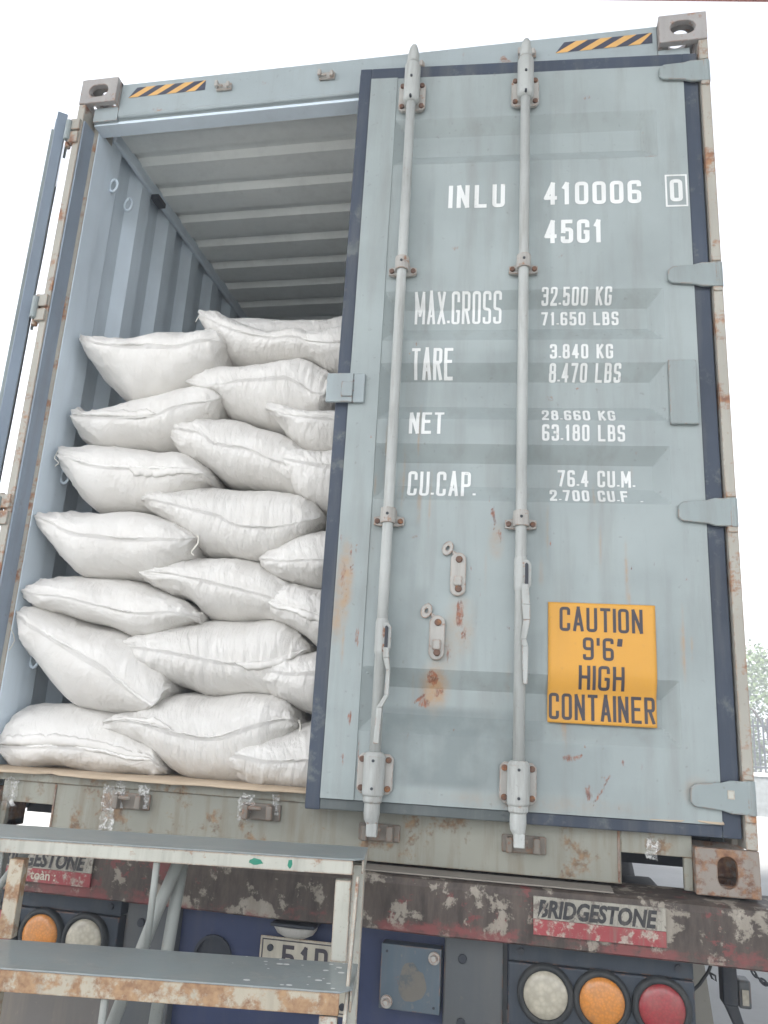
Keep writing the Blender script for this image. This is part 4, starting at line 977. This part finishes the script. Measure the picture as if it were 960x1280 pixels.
# maker stickers on the beam
def font(name, txt, x, y, z, size, xs, mat, parent, bold=.0, shear=0.0, rot=0.0):
    cu = bpy.data.curves.new(name, 'FONT'); cu.body = txt; cu.size = size; cu.shear = shear; cu.offset = bold; cu.resolution_u = 3
    to = bpy.data.objects.new(name, cu); COL.objects.link(to)
    dg = bpy.context.evaluated_depsgraph_get(); me = bpy.data.meshes.new_from_object(to.evaluated_get(dg))
    bpy.data.objects.remove(to); bpy.data.curves.remove(cu)
    me.name = name; me.materials.clear(); me.materials.append(mat)
    off = Vector(parent['_base'])
    for v in me.vertices:
        px, pz = v.co.x*xs, v.co.y
        v.co = Vector((x + px*math.cos(rot) - pz*math.sin(rot), y, z + pz*math.cos(rot) + px*math.sin(rot))) - off
    o = bpy.data.objects.new(name, me); COL.objects.link(o); o.parent = parent; return o
M['stwhite'] = paint('sticker_white', (.31, .295, .25), .5, rust=.60, dirt=.9, scale=4.5, rustcol=((.10, .08, .07), (.17, .14, .12)))
M['stred'] = paint('sticker_red', (.27, .05, .055), .5, rust=.60, dirt=.8, scale=4.5, rustcol=((.28, .24, .2), (.42, .38, .32)))
M['stblack'] = paint('sticker_black', (.03, .03, .033), .5, rust=.36, dirt=.5, scale=5, rustcol=((.14, .125, .10), (.24, .21, .18)))
for (x0, word) in ((1.853, ''), (.248, 'an toàn :')):
    z1, z0, zm = -.026, -.118, -.080
    rot = 0
    yb = -.0885
    mb = MB(); mb.box((x0, yb, zm), (x0+.332, yb+.006, z1)); st = T('beam_sticker', mb, M['stwhite'], bevel=.001)
    mb = MB(); mb.box((x0, yb-.0004, z0), (x0+.332, yb+.006, zm-.0005)); T('beam_sticker', mb, M['stred'], bevel=.001)
    font('sticker_lettering', 'BRIDGESTONE', x0+.010, yb-.0016, zm+.007, .056, .80, M['stblack'], tr, bold=.0022, shear=.2)
    mb = MB(); mb.add([(x0+.012, yb-.0026, zm+.004), (x0+.019, yb-.0026, zm+.004), (x0+.040, yb-.0026, z1-.006), (x0+.035, yb-.0026, z1-.006)], [(0,1,2,3)]); T('sticker_lettering', mb, M['stwhite'])
    if word: font('sticker_lettering', word, x0+.095, yb-.0022, z0+.009, .036, 1.0, M['plate'], tr, bold=.0006)

# rear panel, uprights
mb = MB(); mb.box((.826, .035, -.62), (1.612, .05, -.151)); T('rear_panel', mb, M['navy'])
for a, b in ((.664, .825), (1.613, 1.774)):
    mb = MB(); mb.box((a, .0, -.75), (b, .30, -.151)); T('chassis_upright', mb, M['greysteel'], bevel=.006)
    for z in (-.215, -.37, -.55):
        mb = MB(); mb.cyl(((a+b)/2-.03, -.008, z), ((a+b)/2-.03, .004, z), .012, n=12); T('bolt', mb, M['dark'], bevel=.002)
for x in (.664, 1.64):
    mb = MB(); mb.box((x, .31, -.42), (x+.13, 12.2, -.402)); mb.box((x+.05, .31, -.40), (x+.08, 12.2, -.09)); mb.box((x, .31, -.088), (x+.13, 12.2, -.07)); T('chassis_beam', mb, M['navy'])
for y in (3.5, 6.5, 9.5, 11.6):
    mb = MB(); mb.box((.1, y, -.068), (2.34, y+.12, -.004)); T('bolster', mb, M['navy'], bevel=.006)
# coupling cover plate
mb = MB(); mb.box((1.440, -.012, -.356), (1.606, .036, -.196)); T('cover_plate', mb, M['bluegrey'], bevel=.002)
for bx, bz in ((1.588, -.218), (1.462, -.336)):
    mb = MB(); mb.lathe([(.0, -.034), (.008, -.034), (.0095, -.022), (.016, -.022), (.016, -.013)], (bx, 0, bz), n=16); T('bolt', mb, M['bracket'])
for bx, bz in ((1.456, -.214), (1.590, -.340)):
    mb = MB(); mb.cyl((bx, -.0135, bz), (bx, -.011, bz), .0035, n=10); T('bolt_hole', mb, M['dark'])
mb = MB(); nn = 40
mb.add([(1.528 + (.040+.012*noise.noise((math.cos(a)*1.3, math.sin(a)*1.3, 5)))*math.cos(a), -.0126, -.288 + (.044+.018*noise.noise((math.cos(a)*1.5, math.sin(a)*1.5, 2)))*math.sin(a)) for a in [2*math.pi*k/nn for k in range(nn)]], [list(range(nn))])
M['mark'] = paint('grease_mark', (.15, .14, .12), .6, rust=.5, dirt=.8, scale=2, rustcol=((.085, .10, .11), (.11, .12, .12)))
T('grease_mark', mb, M['mark'])
# blue panel round hole with hook behind the steps
mb = MB(); mb.lathe([(.058, .030), (.058, .022), (.05, .022), (.05, .034)], (.935, 0, -.29), n=28); mb.lathe([(0, .0345), (.05, .0345)], (.935, 0, -.29), n=28); T('panel_port', mb, M['dark'])
# tail lamp clusters
for side in (1, -1):
    X = (lambda v: v) if side > 0 else (lambda v: W_-v)
    a, b = sorted((X(1.787), X(2.259)))
    mb = MB(); mb.box((a, -.018, -.40), (b, .03, -.205)); T('lamp_panel', mb, M['lampbox'], bevel=.004)
    mb = MB(); mb.box((a, -.012, -.2035), (b, .035, -.1515)); T('lamp_panel', mb, M['lampbox'], bevel=.004)
    for x, mt in ((1.885, 'lens_w'), (2.028, 'lens_a'), (2.176, 'lens_r')):
        x = X(x); z = -.272
        mb = MB(); mb.lathe([(.074, -.018), (.073, -.030), (.068, -.036), (.060, -.036), (.0565, -.030)], (x, 0, z), n=40)
        lamp = T('tail_lamp', mb, M['bezel'], smooth=True)
        mb = MB(); mb.lathe([(.0575, -.030), (.055, -.036), (.040, -.040), (.02, -.042), (0, -.0425)], (x, 0, z), n=40)
        T('lens', mb, M[mt], smooth=True, parent=None).parent = tr
    for x in (1.82, 2.22):
        mb = MB(); mb.cyl((X(x), -.020, -.178), (X(x), -.010, -.178), .009, n=10); T('bolt', mb, M['dark'])
# rear mud flaps
mb = MB(); mb.box((.20, .012, -.95), (.66, .02, -.405)); T('mud_flap', mb, M['flap'])
mb = MB(); mb.box((1.79, .012, -.95), (2.24, .02, -.405)); T('mud_flap', mb, M['flap'])
mb = MB(); mb.prism([(1.95, -.151), (2.43, -.151), (2.435, -.33), (2.47, -.62), (1.95, -.62)], 'y', .86, .88); T('inner_flap', mb, M['flapl'])
# right hand outrigger post with marker lamp, cable and chain
mb = MB(); mb.box((2.385, .28, -.33), (2.425, .34, -.151)); mb.prism([(2.39, -.33), (2.425, -.33), (2.452, -.42), (2.43, -.42)], 'y', .285, .33); T('marker_post', mb, M['dark'], bevel=.004)
mb = MB(); mb.box((2.428, .285, -.335), (2.462, .345, -.262)); T('marker_lamp', mb, M['greysteel'], bevel=.006)
mb = MB(); mb.box((2.436, .281, -.325), (2.454, .2845, -.285)); T('marker_lens', mb, M['lens_w'], bevel=.001)
mb = MB(); mb.tube([(2.36, .15, -.15), (2.335, .15, -.19), (2.325, .15, -.215), (2.30, .15, -.25), (2.25, .12, -.285)], .0045, n=8); mb.tube([(2.325, .15, -.213), (2.333, .15, -.232), (2.343, .15, -.238), (2.342, .15, -.225), (2.33, .15, -.22)], .0028, n=6); T('cable', mb, M['bezel'], smooth=True)
mb = MB()
pth = [(2.39 + .012*k, .02+.004*k, -.150 - .055*math.sin(min(1, k/11)*math.pi)) for k in range(12)]
for k, (x, y, z) in enumerate(pth):
    ang = math.atan2(-.055*math.pi/11*math.cos(k/11*math.pi), .012)
    ring = []
    for a in [2*math.pi*i/12 for i in range(13)]:
        lx, lz = .0105*math.cos(a), .006*math.sin(a)
        px, pz = lx*math.cos(ang), lx*math.sin(ang)
        ring.append((x+px, y + (lz if k % 2 else 0), z+pz + (0 if k % 2 else lz)))
    mb.tube(ring, .0026, n=6, cap=False)
T('chain', mb, M['dark'], smooth=True)
# number plate and its lamp
mb = MB(); mb.box((1.083, .006, -.396), (1.363, .010, -.214)); npl = T('number_plate', mb, M['plate'], bevel=.004)
mb = MB(); z_ = (-.3895, -.2205); x_ = (1.0895, 1.3565)
for q in (((x_[0], z_[0]), (x_[0]+.003, z_[1])), ((x_[1]-.003, z_[0]), (x_[1], z_[1])), ((x_[0]+.003, z_[0]), (x_[1]-.003, z_[0]+.003)), ((x_[0]+.003, z_[1]-.003), (x_[1]-.003, z_[1]))):
    mb.box((q[0][0], .0045, q[0][1]), (q[1][0], .0058, q[1][1]))
T('plate_border', mb, M['black'])
mb = MB(); strokes_mesh(mb, text_strokes('51D', 1.150, -.298, .135, .066, .0105, .42), .0105, lambda x, z: .0058, .0015); T('plate_lettering', mb, M['black'])
for bx, bz in ((1.115, -.243), (1.335, -.37), (1.13, -.372)):
    mb = MB(); mb.cyl((bx, .000, bz), (bx, .006, bz), .009, n=14); T('bolt', mb, M['dark'])
mb = MB(); mb.lathe([(.002, -.208), (.03, -.206), (.052, -.196), (.062, -.183), (.064, -.176)], (0, 0, 0), axis='z', n=30)
for v in mb.v: v.x = v.x*1.0+1.19; v.y = v.y*.6-.012
T('plate_lamp', mb, M['bracket'], smooth=True)
mb = MB(); mb.box((1.125, -.05, -.1755), (1.255, .034, -.166)); T('lamp_bracket', mb, M['dark'], bevel=.004)
# axles and wheels
for y in (1.62, 2.92):
    mb = MB(); mb.cyl((.35, y, -.73), (2.09, y, -.73), .07, n=16); T('axle', mb, M['dark'])
    for x0, x1 in ((.03, .27), (.30, .54), (1.90, 2.14), (2.17, 2.41)):
        mb = MB(); r = .52; c = (0, y, -.73)
        mb.lathe([(.29, x0+.02), (.40, x0), (.49, x0+.02), (r, x0+.05), (r, x1-.05), (.49, x1-.02), (.40, x1), (.29, x1-.02)], c, axis='x', n=40)
        wh = T('wheel', mb, M['tyre'], smooth=True)
        mb = MB(); fx = x0+.06 if x0 < 1.2 else x1-.06
        mb.lathe([(.29, x0+.03), (.27, fx), (.12, fx), (.11, fx+(-.05 if x0 < 1.2 else .05)), (0, fx+(-.05 if x0 < 1.2 else .05))], c, axis='x', n=32)
        T('rim', mb, M['greysteel'], smooth=True)

# ------------------------------------------------------------------ metal steps in front of the sill
an = R(9); O = Vector((1.419, -.174, .07)); EU = Vector((-math.cos(an), -math.sin(an), 0)); EV = Vector((math.sin(an), -math.cos(an), 0))
sp = thing('metal_steps', 'welded steel loading steps with rusty cream edges and blue grey treads', 'steps', (1.0, -.5, GZ))
def sx(v): return O + EU*v.x + EV*v.y + Vector((0, 0, v.z))
def SP(name, mb, mat, bevel=.002, smooth=False):
    mb.f = [f[::-1] for f in mb.f]       # local frame is left handed
    return mb.build(name, mat, sp, smooth=smooth, bevel=bevel, xf=sx)
LEN = 1.03
RISE, RUN = .227, .19
nstep = int((.07-GZ)/RISE)
def tread(k, mat_edge):
    z = -RISE*k; v0 = RUN*k + (.015 if k else 0); v1 = v0 + .21
    mb = MB()
    P = [(0, v0), (.0, v1-.025), (.025, v1), (LEN, v1), (LEN, v0)]
    mb.prism(P, 'z', z-.004, z); SP('tread', mb, M['tread'], .001)
    mb = MB(); h = .036 if k == 0 else .046
    mb.box((.026, v1-.006, z-h), (LEN, v1-.001, z-.0045)); mb.box((.026, v1-.035, z-h), (LEN, v1-.0065, z-h+.005))
    SP('tread_edge', mb, mat_edge, .0015)
    mb = MB(); mb.box((.001, v0+.001, z-h), (.006, v1-.027, z-.0045)); SP('tread_edge', mb, M['stepwhite'], .0015)
    mb = MB(); mb.box((.0065, v0, z-h), (LEN, v0+.005, z-.0045)); SP('tread_edge', mb, M['pipe'], .0015)
for k in range(nstep): tread(k, M['stepwhite'] if k == 0 else M['steprust'])
def bar(a, b, w, d, mat, name='leg'):
    """rectangular bar from a to b (local u, v, z)"""
    mb = MB(); a, b = Vector(a), Vector(b)
    vs = []
    for p in (a, b): vs += [p+Vector((-w/2, -d/2, 0)), p+Vector((w/2, -d/2, 0)), p+Vector((w/2, d/2, 0)), p+Vector((-w/2, d/2, 0))]
    mb.add(vs, [(0,3,2,1),(4,5,6,7),(0,1,5,4),(1,2,6,5),(2,3,7,6),(3,0,4,7)] if b.z > a.z else [(0,1,2,3),(7,6,5,4),(4,5,1,0),(5,6,2,1),(6,7,3,2),(7,4,0,3)])
    return SP(name, mb, mat, .002)
gz = GZ - .07
for k in range(nstep):
    z = -RISE*k; v1 = RUN*k + .21 + (.015 if k else 0)
    zb = -RISE*(k+1) if k < nstep-1 else gz
    bar((.047, v1-.022, zb), (.047, v1-.022, z-.05), .038, .03, M['stepwhite'])
    ul = (.852, .77)[min(k, 1)]
    bar((ul, v1-.022, zb), (ul, v1-.022, z-.05), .036, .03, M['steprust'])
    ur = .507 if k == 0 else .524
    mb = MB(); mb.tube([(ur, v1-.014, zb+.003), (ur, v1-.014, (z+zb)/2), (ur, v1-.014, z-.035)], .0085, n=10); SP('rod', mb, M['pipe'], 0, True)
bar((.020, .016, gz), (.020, .016, -.04), .032, .030, M['stepwhite'])
bar((.985, .016, gz), (.985, .016, -.04), .034, .030, M['pipe'])
# sloping stringer on the right side
slope = Vector((.012, .20, -.05)); end = Vector((.012, .20+RUN*(nstep-1), -.05-RISE*(nstep-1)))
mb = MB(); n_ = Vector((0, RISE, RUN)).normalized()*.022
mb.add([slope-n_+Vector((-.004,0,0)), slope+n_+Vector((-.004,0,0)), slope+n_+Vector((.004,0,0)), slope-n_+Vector((.004,0,0)),
        end-n_+Vector((-.004,0,0)), end+n_+Vector((-.004,0,0)), end+n_+Vector((.004,0,0)), end-n_+Vector((.004,0,0))],
       [(0,1,2,3),(7,6,5,4),(4,5,1,0),(5,6,2,1),(6,7,3,2),(7,4,0,3)])
SP('stringer', mb, M['stepwhite'], .002)
mb = MB(); mb.tube([(.482, .05, .0-.03), (.536, .05, -.185), (.60, .05, -.40), (.84, .05, -1.20)], .0165, n=16); SP('brace', mb, M['pipe'], 0, True)
mb = MB(); mb.tube([(.487, .02, -.03), (.51, .02, -.38), (.56, .02, gz)], .0165, n=16); SP('brace', mb, M['pipe'], 0, True)
mb = MB(); mb.tube([(.852, .10, -.0-.01), (.93, .10, -.13), (1.02, .10, -.28)], .010, n=10); SP('brace', mb, M['pipe'], 0, True)
# green marker blots on the front edge
rb = random.Random(4)
for grp in (((.262, -.019, .018, .007),), ((.178, -.02, .0055, .010),)):
  mb = MB()
  for cu_, cz_, rx_, rz_ in grp:
    pts = [(cu_+rx_*math.cos(a)*(1+.25*rb.uniform(-1, 1)), .2097, cz_+rz_*math.sin(a)*(1+.25*rb.uniform(-1, 1))) for a in [2*math.pi*i/14 for i in range(14)]]
    mb.add(pts, [list(range(14))])
  SP('paint_mark', mb, M['green'], 0)
# white paint drips on the lower tread
mb = MB()
for i in range(26):
    u_ = .02 + abs(rb.gauss(0, .14)); v_ = .205+.2*rb.random(); r_ = rb.uniform(.0016, .006)
    mb.add([(u_+r_*1.4*math.cos(a), v_+r_*math.sin(a), -RISE+.0006+.00005*i) for a in [2*math.pi*k/10 for k in range(10)]], [list(range(10))])
SP('paint_drips', mb, M['white'], 0)

# ------------------------------------------------------------------ canopy over the loading spot
cn = thing('loading_canopy', 'reddish steel canopy edge at the very top right corner of the photo', 'canopy', (1.5, -3.5, GZ))
ca = math.atan2(1.521-.846, 3.135+1.33); CZ = 8.0; CE = Vector((4.213, 4.865, CZ)); cu_ = Vector((math.cos(ca), math.sin(ca), 0)); cv_ = Vector((math.sin(ca), -math.cos(ca), 0))
def cx(v): return CE + cu_*v.x + cv_*v.y + Vector((0, 0, v.z))
CW, CDp = 11.0, 13.9  # unseen roof extent, sized for the shade it gives the container and yard
mb = MB(); mb.box((-CW, .02, .012), (CW, CDp, .05)); mb.f = [f[::-1] for f in mb.f]; mb.build('roof_sheet', M['canopyin'], cn, xf=cx)
mb = MB(); mb.box((-CW, 0, .0), (CW, .019, .30)); mb.f = [f[::-1] for f in mb.f]; mb.build('fascia', M['canopy'], cn, xf=cx)
for k in range(9):
    mb = MB(); mb.box((-CW, .8+k*1.5, -.11), (CW, .88+k*1.5, .011)); mb.f = [f[::-1] for f in mb.f]; mb.build('purlin', M['canopy'], cn, xf=cx)
for u_ in (-9.5, 5.4):
    for v_ in (6.5, 12.9):
        mb = MB(); mb.box((u_-.09, v_-.09, GZ-CZ), (u_+.09, v_+.09, -.11)); mb.f = [f[::-1] for f in mb.f]; mb.build('column', M['greysteel'], cn, xf=cx)

# ------------------------------------------------------------------ yard edge: low stone wall with railing, tree beyond
YF = 19.6
fw = thing('railing_fence', 'pale stone base wall carrying a dark bar railing at the yard edge', 'fence', (7, YF, GZ))
mb = MB(); mb.box((-12, YF, GZ), (24, YF+.25, GZ+.93)); mb.build('stone_base', M['stone'], fw)
mb = MB(); mb.box((-12, YF-.04, GZ+.931), (24, YF+.29, GZ+1.02)); mb.build('coping', M['fencew'], fw, bevel=.01)
mb = MB()
x = -11.95
while x < 24: mb.box((x, YF+.11, GZ+1.021), (x+.04, YF+.14, GZ+2.32)); x += .115
mb.box((-12, YF+.105, GZ+2.12), (24, YF+.145, GZ+2.17)); mb.box((-12, YF+.105, GZ+1.12), (24, YF+.145, GZ+1.17))
mb.build('railing', M['fenceg'], fw)
def tree(x, y, h, r, label, seed):
    rnd = random.Random(seed)
    t = thing('broadleaf_tree', label, 'tree', (x, y, GZ))
    mb = MB(); mb.tube([(x, y, GZ), (x+.05, y, GZ+h*.25), (x-.05, y+.05, GZ+h*.55)], [.16, .12, .06], n=10)
    for k in range(7):
        a = rnd.uniform(0, 6.28); z = GZ+h*rnd.uniform(.25, .5)
        mb.tube([(x, y, z), (x+math.cos(a)*r*.4, y+math.sin(a)*r*.4, z+h*.16), (x+math.cos(a)*r*.75, y+math.sin(a)*r*.75, z+h*.22)], [.055, .035, .012], n=6)
    mb.build('trunk', M['bark'], t, smooth=True)
    mb = MB(); cl = [(Vector((rnd.gauss(0, .45)*r, rnd.gauss(0, .45)*r, rnd.uniform(.22, .95)*h)), rnd.uniform(.22, .45)*r) for _ in range(34)]
    for c, cr in cl:
        for _ in range(240):
            p = Vector((rnd.gauss(0, 1), rnd.gauss(0, 1), rnd.gauss(0, 1))).normalized()*cr*rnd.uniform(.3, 1)
            q = Vector((x, y, GZ)) + c + p; s_ = rnd.uniform(.045, .095)
            a = Vector((rnd.gauss(0, 1), rnd.gauss(0, 1), rnd.gauss(0, .6))).normalized()*s_; b = a.cross(Vector((rnd.gauss(0, 1), rnd.gauss(0, 1), rnd.gauss(0, 1)))).normalized()*s_*.55
            mb.add([q-a, q+b, q+a, q-b], [(0, 1, 2, 3)])
    mb.build('crown', M['leaf'], t)
tree(8.9, 25.0, 4.55, 2.0, 'leafy green tree behind the railing fence at the right edge of the photo', 5)

# ------------------------------------------------------------------ haze volume added to imitate lens glare
mb = MB(); mb.box((-6100, -6100, GZ-1), (6100, 6100, 9.0))
q_ = bpy.data.materials.new('glare_veil_volume'); q_.use_nodes = True; n_ = q_.node_tree.nodes; n_.clear()
vo = n_.new('ShaderNodeVolumePrincipled'); vo.inputs['Color'].default_value = (.86, .91, .97, 1); vo.inputs['Density'].default_value = .018
ou = n_.new('ShaderNodeOutputMaterial'); q_.node_tree.links.new(vo.outputs[0], ou.inputs['Volume'])
tag(mb.build('glare_veil', q_), kind='stuff')
